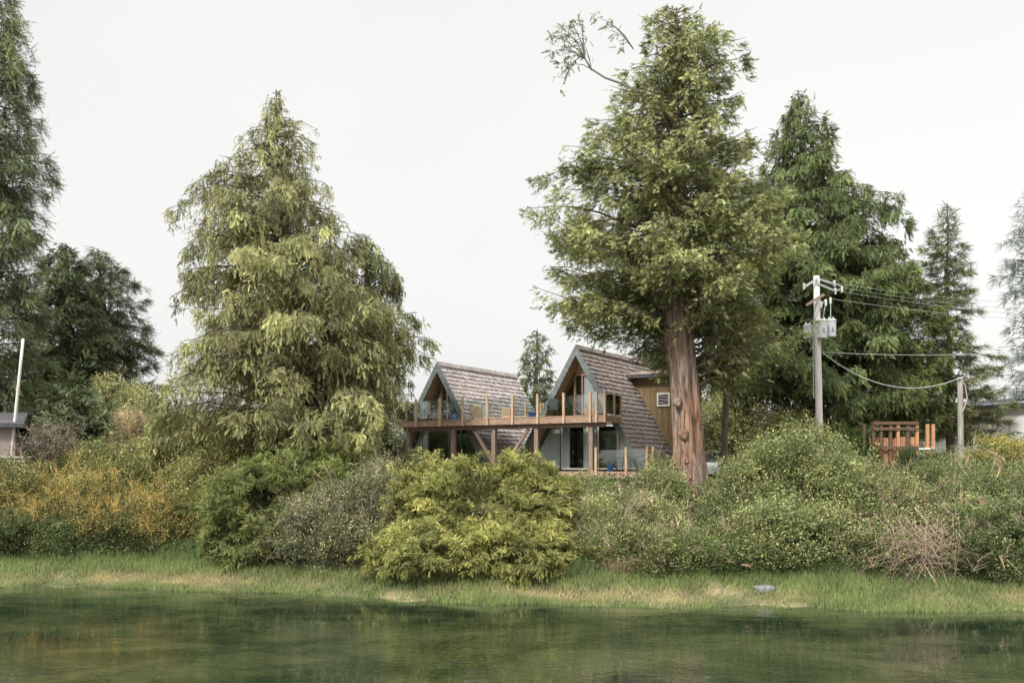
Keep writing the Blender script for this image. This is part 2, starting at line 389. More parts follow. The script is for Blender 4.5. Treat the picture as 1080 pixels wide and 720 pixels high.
# knots on the big trunk
for (kx, ky, r_) in [(715.5, 424, .13), (722, 458, .15), (724, 486, .09), (712, 352, .12)]:
    Yk = 41.5-.66; p = P(kx, ky, Yk); mb = MB()
    n = 12
    for ring, (rad, off) in enumerate([(1.5, .22), (1.15, .06), (.75, -.01), (.4, .02), (.0, .04)]):
        for j in range(n):
            a = 2*PI*j/n; q = r_*rad*(1+.12*math.sin(3*a+kx)); mb.v.append((p[0]+q*math.cos(a), p[1]+off, p[2]+q*1.25*math.sin(a))); mb.c.append((1, 1, 1))
    for i in range(4):
        for j in range(n): mb.f.append((i*n+j, i*n+(j+1) % n, (i+1)*n+(j+1) % n, (i+1)*n+j))
    mb.build('knot', M_bigbark, big, origin=tuple(big.location), smooth=True)
# odd bare branch reaching out of the top left of the big cedar
mb = MB(); fo = Fol()
main = [P(a, b, 41.3) for a, b in [(700, 112), (672, 96), (655, 88), (638, 82), (624, 73), (617, 62), (615, 50), (619, 42)]]
mb.tube([tuple(p) for p in main], [.07, .06, .05, .045, .04, .035, .03, .02], 5, False)
src = []
for a in range(11):
    s0 = main[4+a % 4]; ang = math.radians(150+a*8.5 if a % 2 else 190-a*10); L = rng.uniform(.7, 1.5)
    pp = [s0+np.array([math.cos(ang)*L*t, rng.normal(0, .1), math.sin(ang)*L*t+.28*L*math.sin(PI*t)-.1*t]) for t in (0, .25, .5, .75, 1)]
    mb.tube([tuple(p) for p in pp], [.022, .018, .014, .011, .008], 4, False); src += pp[2:]
for tgt in [(583, 40), (592, 30), (604, 26), (612, 22), (630, 18), (640, 25), (582, 55), (590, 68), (600, 74), (648, 38), (655, 50)]:
    e = P(*tgt, 41.3+rng.normal(0, .3)); s0 = main[5] if tgt[0] < 620 else P(668, 52, 41.4)
    pp = [s0*(1-t)+e*t+np.array([0, 0, .25*math.sin(PI*t)]) for t in (0, .33, .66, 1)]
    mb.tube([tuple(p) for p in pp], [.025, .018, .012, .008], 4, False); src += [pp[2], pp[3], pp[3], pp[3]]
src = np.repeat(np.array(src), 3, 0)+rng.normal(0, .1, (len(src)*3, 3)); m = len(src)
fo.add(CEDAR, src, rng.normal(0, .6, (m, 3))+np.array([-.4, 0, -.1]), rng.normal(0, .5, (m, 3))+np.array([0, 0, 1]), rng.uniform(.2, .36, m), cvar((.07, .08, .035), m), cvar((.15, .16, .075), m))
mb.build('bare_branch', M_bark_grey, big, origin=tuple(big.location)); fo.build('branch_foliage', big, tuple(big.location))
def keepF(z, ex, ey, Y): return not (z < P(0, 415, Y)[2] and ex < -.1)
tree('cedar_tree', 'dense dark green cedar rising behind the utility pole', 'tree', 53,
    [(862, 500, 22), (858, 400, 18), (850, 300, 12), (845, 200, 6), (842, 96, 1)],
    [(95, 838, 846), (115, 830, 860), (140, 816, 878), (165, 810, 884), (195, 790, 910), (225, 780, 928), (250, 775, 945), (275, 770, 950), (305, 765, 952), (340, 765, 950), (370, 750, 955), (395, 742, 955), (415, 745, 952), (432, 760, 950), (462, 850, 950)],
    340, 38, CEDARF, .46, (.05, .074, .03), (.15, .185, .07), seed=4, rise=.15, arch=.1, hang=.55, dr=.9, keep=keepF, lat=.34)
tree('cedar_tree', 'lower bright tipped cedar behind the wooden frame', 'tree', 54,
    [(938, 500, 15), (936, 420, 11), (934, 350, 6), (932, 248, 1)],
    [(244, 926, 936), (268, 905, 958), (295, 892, 974), (335, 895, 990), (365, 890, 988), (395, 888, 996), (420, 886, 1000), (436, 890, 994), (446, 900, 985)],
    170, 36, CEDARF, .5, (.05, .072, .026), (.15, .18, .062), seed=5, rise=.2, arch=.1, hang=.35, dr=.35, lat=.34)
tree('conifer_tree', 'slender pointed conifer with tiered branches behind the short wire pole', 'tree', 56,
    [(1003, 495, 9), (1001, 400, 6), (999, 300, 3.5), (998, 215, 1)],
    [(216, 996, 1000), (235, 988, 1012), (262, 968, 1018), (290, 966, 1030), (320, 960, 1036), (345, 968, 1030), (380, 965, 1045), (405, 960, 1056), (430, 958, 1062), (452, 962, 1060), (462, 970, 1050)],
    170, 50, SPRUCE, .6, (.06, .075, .036), (.17, .185, .085), seed=6, jit=(.55, 1.15), rise=-.12, arch=-.02, hang=.1, dr=.15, upturn=.1, lat=.26, flat=.1)
tree('conifer_tree', 'thin bluish grey conifer cut by the right edge of the photo', 'tree', 58,
    [(1100, 500, 14), (1098, 380, 10), (1094, 180, 1)],
    [(180, 1090, 1098), (225, 1070, 1125), (240, 1062, 1125), (290, 1056, 1130), (340, 1062, 1135), (390, 1060, 1140), (420, 1062, 1140)],
    120, 26, SPRUCE, .6, (.08, .1, .095), (.15, .185, .16), seed=7, rise=.1, hang=.4, dr=.5, arch=.05)
tree('spruce_tree', 'very tall grey green spruce with drooping layered boughs at the left edge', 'tree', 45,
    [(-12, 500, 30), (-11, 300, 18), (-8, 100, 8), (-6, -40, 1)],
    [(-40, -10, -2), (0, -30, 18), (25, -40, 33), (50, -50, 32), (75, -55, 38), (100, -60, 34), (130, -60, 36), (150, -65, 42), (175, -70, 50), (200, -70, 42), (230, -75, 42), (260, -80, 36), (300, -80, 42), (350, -80, 46), (390, -80, 36), (410, -70, 26)],
    270, 50, SPRUCE, .6, (.06, .08, .04), (.16, .19, .09), seed=8, rise=.18, arch=.08, hang=.6, dr=.75, upturn=.02, lat=.3)
tree('conifer_tree', 'dark bushy conifer just right of the left edge spruce', 'tree', 52,
    [(72, 500, 20), (70, 400, 15), (66, 256, 1)],
    [(256, 60, 72), (275, 48, 84), (300, 40, 100), (330, 30, 108), (360, 25, 112), (400, 20, 120), (440, 20, 120)],
    190, 34, CEDARF, .5, (.042, .06, .028), (.125, .15, .065), seed=9, hang=.3, dr=.3, rise=.2)
tree('hemlock_tree', 'dark feathery hemlock with jutting boughs between the left conifers and the leaning cedar', 'tree', 55,
    [(120, 500, 16), (116, 400, 10), (104, 262, 1)],
    [(262, 98, 108), (280, 84, 128), (300, 88, 146), (325, 82, 142), (350, 84, 156), (380, 90, 162), (410, 95, 166), (440, 95, 168)],
    170, 48, SPRUCE, .62, (.042, .058, .032), (.12, .145, .075), seed=10, hang=.3, dr=.35, rise=.25, lat=.34)
tree('conifer_tree', 'small distant conifer rising in the gap between the two cabin roofs', 'tree', 66,
    [(566, 470, 6), (566, 400, 4), (566, 350, 1)],
    [(348, 564, 568), (358, 556, 576), (368, 552, 582), (385, 548, 584), (400, 546, 586), (425, 544, 590)],
    60, 24, CEDARF, .5, (.05, .068, .035), (.13, .16, .075), seed=12, hang=.2, dr=.3)
tree('conifer_tree', 'dark conifer behind the cabin wing and the big trunk', 'tree', 60,
    [(704, 500, 14), (702, 400, 9), (700, 330, 1)],
    [(330, 694, 706), (350, 682, 716), (380, 672, 730), (410, 690, 745), (450, 700, 750)],
    110, 26, CEDARF, .6, (.022, .036, .016), (.06, .08, .033), seed=13, hang=.3, dr=.3)
tree('young_tree', 'thin straight brown trunk standing alone right of the biggest trunk', 'tree', 46,
    [(766, 500, 8), (765, 440, 7.5), (764, 370, 6), (764, 300, 4)],
    [(300, 752, 776), (330, 742, 790), (380, 742, 792), (404, 748, 784)],
    60, 30, CEDARF, .5, (.03, .046, .018), (.08, .1, .04), seed=14, hang=.3, dr=.4)
# ------------------------------------------------------------------ shrubs
def shrub(name, label, cat, lobes, tm, size, c0, c1, group=None, clump=.5, per=15, cr=.4, up=.25, stems=10, twigc=None, ntw=0, cden=1.0, c2=None, stemc=None, core=True, out=1.0, hvar=.2, plate=False):
    """lobes: (pxc, py_top, half width px, Y centre, depth radius)"""
    fo = Fol(); tw = Fol(); st = MB(); L0 = lobes[0]
    bx_ = P(L0[0], 0, L0[3])[0]; base = np.array([bx_, L0[3], float(zg(bx_, L0[3]))])
    root = empty(name, base, label, cat, group)
    for (pc, pt, hw, Y, ry) in lobes:
        c = P(pc, pt, Y); rx = hw/F*Y; gz = float(zg(c[0], Y-ry*.7)); H = max(.6, c[2]-gz)
        cz = gz+.4*H; area = 2*PI*(rx*ry+rx*H*.5+ry*H*.5)
        nc = int(area/(clump**2)*cden)
        u = randdir(nc*2); u = u[(u[:, 2] > -.85)]; fr = rng.uniform(0, 1, len(u)) < np.where(u[:, 1] < .25, 1, .45); u = u[fr][:nc]
        rad = np.where(rng.uniform(0, 1, (len(u), 1)) < .1, rng.uniform(1.05, 1.25, (len(u), 1)), rng.uniform(.84, 1.02, (len(u), 1)))+np.array([[.34*noise.noise(Vector((a*1.9+pc, b_*1.9, c_*1.9+pt)))] for a, b_, c_ in u])
        rz = np.where(u[:, 2] > 0, H*.6, H*.42)
        cc = np.array([c[0], Y, cz])+np.stack([u[:, 0]*rx, u[:, 1]*ry, u[:, 2]*rz], 1)*rad
        on = nrm(np.stack([u[:, 0]/rx, u[:, 1]/ry, u[:, 2]/rz], 1)); n = len(cc)
        gp = np.array([noise.noise(Vector((a*.95+7, b_*.95, c_*.95+pt))) for a, b_, c_ in cc]); kp = gp > -.16; kp[:3] = True; cc, on, u, gp = cc[kp], on[kp], u[kp], gp[kp]; n = len(cc)
        big_ = rng.uniform(.7, 1.35, n)*np.clip(1+gp, .7, 1.3)
        lv = np.clip(1+rng.normal(0, hvar, n)+.5*gp, .5, 1.6)*(.72+.33*np.clip((cc[:, 2]-gz)/H, 0, 1))  # height term paints shade into the colour towards the shrub base
        idx = np.repeat(np.arange(n), per); m = len(idx)
        off = rng.normal(0, .5, (m, 3))*cr*big_[idx][:, None]; off[:, 2] *= .75
        pos = cc[idx]+off
        pos[:, 2] = np.maximum(pos[:, 2], zg(pos[:, 0], pos[:, 1])+.03)
        tp_ = rng.uniform(0, 1, m)
        if plate:
            dc = nrm(on*.8+np.array([0, 0, .35])+rng.normal(0, .45, (n, 3))); sc_ = nrm(np.cross(dc, np.array([0, 0, 1.])+rng.normal(0, .3, (n, 3))))
            fs = rng.normal(0, .5, m); Lp = cr*1.7*big_[idx]
            pos = cc[idx]-dc[idx]*.25+dc[idx]*(tp_*Lp)[:, None]+sc_[idx]*(fs*cr*(1.1-.7*tp_))[:, None]+rng.normal(0, .035, (m, 3)); pos[:, 2] -= .5*(tp_**2)*Lp*.5
            pos[:, 2] = np.maximum(pos[:, 2], zg(pos[:, 0], pos[:, 1])+.03)
            off = np.stack([off[:, 0], off[:, 1], (tp_-.45)*cr*1.2], 1)
        d = on[idx]*out*.6+nrm(off)*.8+np.array([0, 0, up])+rng.normal(0, .45, (m, 3))
        if plate: d = dc[idx]+sc_[idx]*(np.sign(fs)*.55)[:, None]+np.array([0, 0, -.45])*tp_[:, None]+rng.normal(0, .38, (m, 3))
        nn = np.array([0, 0, 1.])+on[idx]*.6+rng.normal(0, .4, (m, 3))
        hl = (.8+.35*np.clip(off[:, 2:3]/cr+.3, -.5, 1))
        k1 = cvar(c1, m, .26)
        if c2 is not None:
            mk = (rng.uniform(0, 1, n) < .4)[idx]; k1[mk] = cvar(c2, int(mk.sum()), .13)
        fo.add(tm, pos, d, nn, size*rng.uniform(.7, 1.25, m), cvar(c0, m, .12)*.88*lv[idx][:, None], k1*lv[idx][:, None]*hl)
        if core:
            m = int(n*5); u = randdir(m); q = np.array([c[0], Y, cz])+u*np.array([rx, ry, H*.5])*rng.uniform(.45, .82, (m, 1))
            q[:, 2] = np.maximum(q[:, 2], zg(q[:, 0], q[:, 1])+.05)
            fo.add(tm, q, u+rng.normal(0, .5, (m, 3)), rng.normal(0, 1, (m, 3)), size*1.5, cvar(np.array(c0)*.5, m), cvar(np.array(c1)*.3, m))  # core leaf colours darkened, painting in the shaded interior
        b = np.array([c[0], Y, gz])
        for j in range(stems):
            e = cc[rng.integers(0, n)]; bb = b+np.array([rng.normal(0, rx*.35), rng.normal(0, ry*.3), 0]); bb[2] = float(zg(bb[0], bb[1]))-.05
            mid = (bb+e)/2+np.array([0, 0, .15*H])
            st.tube([tuple(bb), tuple(mid), tuple(e)], [.03, .02, .008], 4, False)
        if ntw:
            m = int(ntw*n); i = rng.integers(0, n, m); q = cc[i]+rng.normal(0, .25, (m, 3))
            q[:, 2] = np.maximum(q[:, 2], zg(q[:, 0], q[:, 1])+.02)
            tw.add(TWIG, q, on[i]*.6+np.array([0, 0, .7])+rng.normal(0, .5, (m, 3)), rng.normal(0, 1, (m, 3)), rng.uniform(.35, .85, m), cvar(twigc, m), cvar(twigc, m))
    fo.build('foliage', root, base)
    if stems: st.build('stems', M_bark_grey, root, origin=base)
    if ntw: tw.build('twigs', root, base, M_twig)
    return root
# front row along the bank
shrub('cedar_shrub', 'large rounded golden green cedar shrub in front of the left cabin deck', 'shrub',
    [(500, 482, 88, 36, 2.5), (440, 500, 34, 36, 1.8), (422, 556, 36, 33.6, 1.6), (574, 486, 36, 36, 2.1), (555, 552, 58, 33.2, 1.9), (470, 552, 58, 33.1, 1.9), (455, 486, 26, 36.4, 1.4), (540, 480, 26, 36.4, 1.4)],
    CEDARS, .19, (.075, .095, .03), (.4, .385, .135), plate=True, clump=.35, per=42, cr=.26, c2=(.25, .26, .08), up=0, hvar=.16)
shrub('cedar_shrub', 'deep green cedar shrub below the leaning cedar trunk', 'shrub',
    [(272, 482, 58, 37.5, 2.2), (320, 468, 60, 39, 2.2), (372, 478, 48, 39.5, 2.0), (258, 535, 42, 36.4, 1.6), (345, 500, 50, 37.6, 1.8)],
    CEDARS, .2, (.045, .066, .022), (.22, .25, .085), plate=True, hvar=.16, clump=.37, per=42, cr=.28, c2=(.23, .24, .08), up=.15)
shrub('bramble_bush', 'tangled greyish bramble with bare twigs between the deep green and golden cedar shrubs', 'bush',
    [(330, 530, 55, 36, 1.5), (385, 500, 44, 36.6, 1.5), (375, 545, 45, 35.4, 1.3), (405, 492, 24, 37.6, 1.2)],
    SMALL, .28, (.075, .088, .045), (.18, .195, .1), clump=.4, per=14, cr=.4, twigc=(.17, .14, .105), ntw=1.6, core=True)
shrub('willow_shrub', 'orange stemmed willow thicket on the bank at the left', 'shrub',
    [(95, 505, 64, 40, 2.2), (150, 520, 52, 39.5, 1.8), (30, 500, 46, 40.5, 1.8), (185, 535, 32, 39, 1.4)],
    SMALL, .25, (.1, .105, .04), (.22, .22, .085), clump=.45, per=11, cr=.42, twigc=(.3, .215, .07), ntw=1.8, c2=(.3, .24, .085), stems=30)
shrub('laurel_bush', 'low dark green leafy bush at the foot of the willow thicket, left edge', 'bush',
    [(22, 545, 32, 38.4, 1.2), (72, 552, 24, 38.2, 1.0)],
    BROAD, .26, (.04, .06, .025), (.115, .14, .055), clump=.36, per=13, cr=.3)
shrub('laurel_bush', 'low dark green leafy bush at the foot of the willow thicket, near its middle', 'bush',
    [(122, 550, 24, 38, 1.0), (150, 562, 18, 37.8, .8)],
    BROAD, .26, (.045, .06, .025), (.12, .14, .055), clump=.36, per=13, cr=.3)
shrub('salal_bush', 'leafy mid green salal bush under the lower cabin deck left of the biggest trunk', 'bush',
    [(665, 526, 42, 36, 1.9), (640, 552, 32, 34, 1.4), (684, 532, 34, 35.6, 1.7), (680, 560, 50, 33.2, 1.5), (692, 500, 22, 39.4, 1.0), (630, 530, 24, 35, 1.2)],
    BROAD, .24, (.07, .09, .035), (.185, .2, .09), clump=.38, per=15, cr=.34, c2=(.24, .25, .11), twigc=(.3, .23, .18), ntw=.5)
shrub('salal_bush', 'leafy dark bush at the foot of the biggest trunk on its right side', 'bush',
    [(768, 532, 28, 36, 1.6), (738, 560, 34, 33.4, 1.5), (775, 565, 34, 33.2, 1.4)],
    BROAD, .24, (.045, .068, .026), (.14, .18, .06), clump=.38, per=14, cr=.34, twigc=(.28, .2, .15), ntw=.4)
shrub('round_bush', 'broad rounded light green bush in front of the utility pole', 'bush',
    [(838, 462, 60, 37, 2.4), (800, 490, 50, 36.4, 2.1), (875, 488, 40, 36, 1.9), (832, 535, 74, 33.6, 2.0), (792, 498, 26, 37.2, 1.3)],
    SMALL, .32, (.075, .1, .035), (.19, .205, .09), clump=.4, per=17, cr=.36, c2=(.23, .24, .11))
shrub('bramble_bush', 'wide bramble with reddish dry twigs between the round bush and the dead branches', 'bush',
    [(930, 504, 50, 35.5, 2.0), (905, 530, 34, 33.6, 1.7), (965, 520, 44, 34, 1.7), (925, 555, 42, 32.4, 1.4), (965, 545, 40, 32.6, 1.3)],
    SMALL, .28, (.07, .09, .035), (.18, .21, .085), clump=.42, per=14, cr=.38, twigc=(.2, .14, .095), ntw=.8, c2=(.22, .22, .11))
shrub('leafy_bush', 'fresh green leafy bush at the right edge beside the dead branches', 'bush',
    [(1040, 493, 48, 34, 2.0), (1062, 525, 46, 32, 1.8), (1020, 530, 34, 32.8, 1.5), (1095, 490, 40, 33, 2), (1030, 565, 34, 31.4, 1.1)],
    BROAD, .25, (.045, .065, .028), (.155, .185, .075), clump=.38, per=14, cr=.34, twigc=(.32, .24, .18), ntw=.6)
# middle and back rows
shrub('green_thicket', 'pale green thicket behind the orange willow stems', 'bush',
    [(130, 470, 62, 43, 2.2), (70, 488, 52, 43, 2.2), (185, 465, 44, 42.5, 2.0), (225, 462, 32, 42, 1.8)],
    SMALL, .34, (.075, .095, .035), (.2, .22, .085), clump=.46, per=14, cr=.4, c2=(.25, .24, .09), twigc=(.35, .28, .15), ntw=.5)
shrub('bronze_bush', 'brownish purple leaved bush against the taupe building', 'bush',
    [(60, 446, 26, 43.5, 1.4), (42, 458, 18, 41.2, .9)],
    SMALL, .3, (.07, .062, .045), (.16, .145, .11), clump=.42, per=13, cr=.36, twigc=(.22, .16, .13), ntw=.8)
shrub('domed_shrub', 'flat topped dark domed shrub with pale layered tips at the left', 'shrub',
    [(70, 408, 44, 46, 2.2), (104, 430, 22, 45.6, 1.4)],
    CEDARS, .42, (.03, .048, .024), (.19, .22, .11), plate=True, clump=.44, per=20, cr=.36, up=-.1)
shrub('yellow_shrub', 'pale yellow green shrub behind the pink flowering one', 'shrub',
    [(118, 398, 26, 48.5, 1.4), (142, 415, 16, 48.5, 1.2)],
    SMALL, .34, (.16, .17, .07), (.38, .38, .2), clump=.44, per=14, cr=.36)
shrub('rhododendron', 'pink flowering shrub beneath the pale yellow one', 'shrub',
    [(128, 438, 14, 45, 1.0), (150, 438, 18, 45, 1.1)],
    BROAD, .26, (.14, .13, .07), (.56, .42, .34), clump=.36, per=13, cr=.32, c2=(.2, .2, .09))
for i, (a, b, w, lab) in enumerate([(185, 436, 32, 'hedge bush partly hidden by the drooping left side of the leaning cedar'), (235, 446, 30, 'hedge bush beneath the leaning cedar, left of its trunk'), (395, 452, 30, 'hedge bush between the leaning cedar and the left cabin')]):
    shrub('hedge_bush', lab, 'bush', [(a, b, w, 48-i, 1.8)], SMALL, .36, (.05, .07, .026), (.15, .17, .065), clump=.5, per=13, cr=.42)
shrub('light_hedge', 'sunlit pale hedge seen under the dark cedar right of the thin trunk', 'bush',
    [(795, 426, 40, 50, 1.4), (755, 428, 22, 50, 1.3), (835, 440, 34, 50, 1.4)],
    SMALL, .36, (.17, .18, .08), (.42, .43, .2), clump=.5, per=13, cr=.42)
shrub('box_shrub', 'clipped dark green shrub in front of the orange timber frame', 'shrub',
    [(962, 476, 15, 46, .9)], SMALL, .3, (.03, .05, .022), (.075, .11, .04), clump=.36, per=14, cr=.3)
shrub('box_shrub', 'low dark shrub between the orange timber frame and the short wire pole', 'shrub',
    [(990, 480, 18, 46, .9)], SMALL, .3, (.035, .055, .022), (.09, .125, .045), clump=.36, per=14, cr=.3)
shrub('box_shrub', 'bright yellow green rounded shrub in front of the pale house', 'shrub',
    [(1052, 466, 24, 46, 1.3), (1030, 478, 16, 45.5, 1.0), (1085, 470, 18, 46, 1.1)], SMALL, .32, (.1, .12, .03), (.24, .26, .08), clump=.38, per=15, cr=.32, c2=(.36, .24, .08))
shrub('ivy_bush', 'dark ivy covered bush beside the left post of the timber frame', 'bush',
    [(905, 452, 18, 49, 1.2), (892, 466, 18, 48.5, 1.2)], BROAD, .28, (.035, .055, .02), (.1, .14, .045), clump=.38, per=14, cr=.32)
for (lobes, lab, c0_, c1_) in [
    ([(215, 490, 40, 40.5, 1.8), (240, 470, 34, 42, 1.6)], 'yellowish green bush between the willow thicket and the deep green cedar shrub', (.08, .09, .035), (.22, .215, .08)),
    ([(16, 490, 40, 40.3, 1.2), (-20, 484, 40, 40, 1.2)], 'pale leafy bush in front of the taupe building', (.07, .085, .035), (.19, .2, .085)),
    ([(618, 512, 22, 38.5, 1.3), (600, 516, 26, 37.5, 1.3)], 'leafy bush tucked between the golden cedar shrub and the lower deck', (.05, .07, .03), (.16, .19, .07)),
    ([(700, 506, 22, 38.6, 1.0), (694, 490, 12, 41, .8)], 'leafy bush hugging the left foot of the biggest trunk', (.055, .075, .028), (.17, .2, .07)),
    ([(985, 494, 40, 39, 1.5), (905, 492, 34, 40, 1.4)], 'hedge of mixed shrubs between the tall pole and the short pole', (.055, .075, .03), (.17, .2, .08)),
    ([(165, 430, 26, 52, 1.6), (195, 442, 26, 50, 1.6)], 'shrub between the pink flowering bush and the leaning cedar', (.05, .065, .025), (.15, .17, .06)),
    ([(1000, 486, 26, 44, 1.2)], 'greyish shrub at the foot of the short wire pole', (.06, .075, .03), (.18, .2, .09))]:
    shrub('garden_bush', lab, 'bush', lobes, SMALL, .3, c0_, c1_, clump=.42, per=14, cr=.4, twigc=(.18, .14, .09), ntw=.4)
# distant wood low on the horizon
fo = Fol(); m = 15000
xx = rng.uniform(-95, 95, m); yy = rng.uniform(88, 105, m)
hh = 5.2+1.2*np.sin(xx*.21)+.8*np.sin(xx*.53+1)+.5*np.sin(xx*1.3)
zz = zg(xx, yy)+hh*rng.uniform(0, 1, m)**.7
fo.add(BROAD, np.stack([xx, yy, zz], 1), randdir(m)+np.array([0, -.3, .2]), randdir(m), 1.1, cvar((.05, .065, .035), m), cvar((.11, .13, .065), m))
o = fo.build('distant_wood', None, (0, 95, 3.9)); o.location = (0, 95, 3.9)
tag(o, 'low distant wood closing the view behind the gardens', 'wood', kind='stuff')
# ------------------------------------------------------------------ ground, water, grass
gx = np.concatenate([np.linspace(-500, -45, 20), np.linspace(-40, 40, 230), np.linspace(45, 500, 20)])
gy = np.concatenate([np.linspace(-60, 18, 14), np.linspace(20, 50, 150), np.linspace(52, 120, 40), np.linspace(140, 900, 16)])
X, Yy = np.meshgrid(gx, gy); Z = zg(X, Yy)+.05*np.sin(X*3.1+np.sin(Yy*2))*np.exp(-np.abs(Yy-32)/12)
V = np.stack([X.ravel(), Yy.ravel(), Z.ravel()], 1); w_ = len(gx)
ii, jj = np.meshgrid(np.arange(len(gy)-1), np.arange(w_-1), indexing='ij'); a_ = (ii*w_+jj).ravel()
Fg = np.stack([a_, a_+1, a_+w_+1, a_+w_], 1)
m_, nt, b = mat('bank_ground')
n1 = N(nt, 'ShaderNodeTexNoise', Scale=.45, Detail=7.0); nt.links.new(coords(nt), n1.inputs['Vector'])
n2 = N(nt, 'ShaderNodeTexNoise', Scale=9.0, Detail=6.0); nt.links.new(coords(nt), n2.inputs['Vector'])
c1 = ramp(nt, n1.outputs['Fac'], [(.38, (.09, .1, .04)), (.5, (.17, .15, .075)), (.62, (.3, .23, .14))])
c2 = ramp(nt, n2.outputs['Fac'], [(.3, (.6, .6, .6)), (.7, (1.25, 1.25, 1.25))])
mx = N(nt, 'ShaderNodeMix', data_type='RGBA', blend_type='MULTIPLY'); mx.inputs[0].default_value = 1
nt.links.new(c1, mx.inputs[6]); nt.links.new(c2, mx.inputs[7]); nt.links.new(mx.outputs[2], b.inputs['Base Color'])
b.inputs['Roughness'].default_value = .95; bump(nt, b, n2.outputs['Fac'], .8, .06)
tag(npmesh('ground', V, Fg, m_, smooth=True), kind='structure')
# water
m_, nt, b = mat('water')
v = coords(nt, (1, 1, 1))
n1 = N(nt, 'ShaderNodeTexNoise', Scale=.3, Detail=8.0, Roughness=.7, Distortion=.5); nt.links.new(coords(nt, (1, 1.3, 1)), n1.inputs['Vector'])
c1 = ramp(nt, n1.outputs['Fac'], [(.34, (.007, .014, .008)), (.46, (.016, .028, .014)), (.58, (.046, .056, .026)), (.7, (.026, .045, .03))])
nt.links.new(c1, b.inputs['Base Color'])
b.inputs['Roughness'].default_value = .015; b.inputs['IOR'].default_value = 1.52
r1 = N(nt, 'ShaderNodeTexNoise', Scale=1.0, Detail=3.0, Roughness=.5, Distortion=.3); nt.links.new(coords(nt, (.8, 1.3, 1)), r1.inputs['Vector'])
r2 = N(nt, 'ShaderNodeTexNoise', Scale=1.0, Detail=2.0, Roughness=.5); nt.links.new(coords(nt, (2.4, 4.2, 1)), r2.inputs['Vector'])

r3 = N(nt, 'ShaderNodeTexNoise', Scale=.12, Detail=2.0); nt.links.new(coords(nt, (1, 2.5, 1)), r3.inputs['Vector'])
cr = ramp(nt, r3.outputs['Fac'], [(.35, (.15, .15, .15)), (.62, (1, 1, 1))])
ml = N(nt, 'ShaderNodeMath', operation='MULTIPLY_ADD'); ml.inputs[1].default_value = 1.8
nt.links.new(r2.outputs['Fac'], ml.inputs[0]); nt.links.new(r1.outputs['Fac'], ml.inputs[2])
mu = N(nt, 'ShaderNodeMath', operation='MULTIPLY'); nt.links.new(ml.outputs[0], mu.inputs[0]); nt.links.new(cr, mu.inputs[1])
bump(nt, b, mu.outputs[0], .24, .024)
tag(npmesh('water', [(-500, -60, 0), (500, -60, 0), (500, 60, 0), (-500, 60, 0)], [(0, 1, 2, 3)], m_), kind='structure')
# grass
nb = 150000
x = rng.uniform(-26, 24, nb); t = rng.uniform(-.55, 4.2, nb)**1.0; y = shore(x)+t; z = zg(x, y)
pn = np.sin(x*.55+1.3)+.7*np.sin(x*1.3+y*.9)+.5*np.sin(x*3.1-y*2.1)
keepm = (rng.uniform(0, 1, nb) < np.clip(.6+.3*pn+.2*t, .15, 1)) & (z > -.12)
x, y, z, t, pn = x[keepm], y[keepm], z[keepm], t[keepm], pn[keepm]; nb = len(x)
dry = np.clip(np.exp(-((t-.9)/.75)**2)*(.55+.4*np.sin(x*.42+.3)+.2*np.sin(x*1.7))*1.25, 0, 1)
dry = np.maximum(dry, rng.uniform(0, 1, nb)*.35)
h = (.17+.055*t+.07*pn*.5)*rng.uniform(.55, 1.4, nb)*(1-.45*dry); h = np.maximum(h, .06); h[t > 2.8] *= 1.25
lean = rng.normal(0, .28, (nb, 2)); w = rng.uniform(.012, .026, nb); aa = rng.uniform(-.9, .9, nb)
sx, sy = np.cos(aa)*w, np.sin(aa)*w
z0 = np.maximum(z, -.03)-.02
v0 = np.stack([x-sx, y-sy, z0], 1); v1 = np.stack([x+sx, y+sy, z0], 1); v2 = np.stack([x+lean[:, 0]*h, y+lean[:, 1]*h, z0+h], 1)
g1 = np.array([.18, .25, .09]); g2 = np.array([.4, .36, .2]); g3 = np.array([.1, .18, .06])
lush = np.clip((t-2.2)/1.6+.3*pn*.4, 0, 1)[:, None]
colr = (g1*(1-lush)+g3*lush)*(1-dry[:, None])+g2*dry[:, None]
colr = colr*np.clip(1+rng.normal(0, .16, (nb, 1)), .5, 1.6)
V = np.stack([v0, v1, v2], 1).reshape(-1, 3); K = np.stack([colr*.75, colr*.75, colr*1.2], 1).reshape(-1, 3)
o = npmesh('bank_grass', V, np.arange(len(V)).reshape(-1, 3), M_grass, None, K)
tag(o, 'long grass growing along the bank at the water edge', 'grass', kind='stuff')
for i, (px, py, Y, lab) in enumerate([(655, 606, 32.2, 'tan dry grass tussock at the foot of the salal, the left one of two'), (690, 604, 32.4, 'tan dry grass tussock at the foot of the salal, nearer the biggest trunk')]):
    c = P(px, py, Y); c[2] = float(zg(c[0], Y)); m = 500; r_ = rng.uniform(0, .42, m)**1.0; a_ = rng.uniform(0, 2*PI, m)
    b0 = np.stack([r_*np.cos(a_), r_*np.sin(a_)*.6, np.zeros(m)], 1); h_ = rng.uniform(.35, .8, m); tip = b0*1.5+np.stack([rng.normal(0, .12, m), rng.normal(0, .12, m), h_], 1)
    sd_ = np.stack([np.full(m, .016), rng.normal(0, .008, m), np.zeros(m)], 1)
    k_ = np.array([.42, .33, .21])*np.clip(rng.normal(1, .2, (m, 1)), .5, 1.5)
    o = npmesh('grass_tussock', np.stack([b0-sd_, b0+sd_, tip], 1).reshape(-1, 3), np.arange(m*3).reshape(-1, 3), M_grass, None, np.repeat(k_, 3, 0)); o.location = [float(q) for q in c]
    tag(o, lab, 'grass tussock')
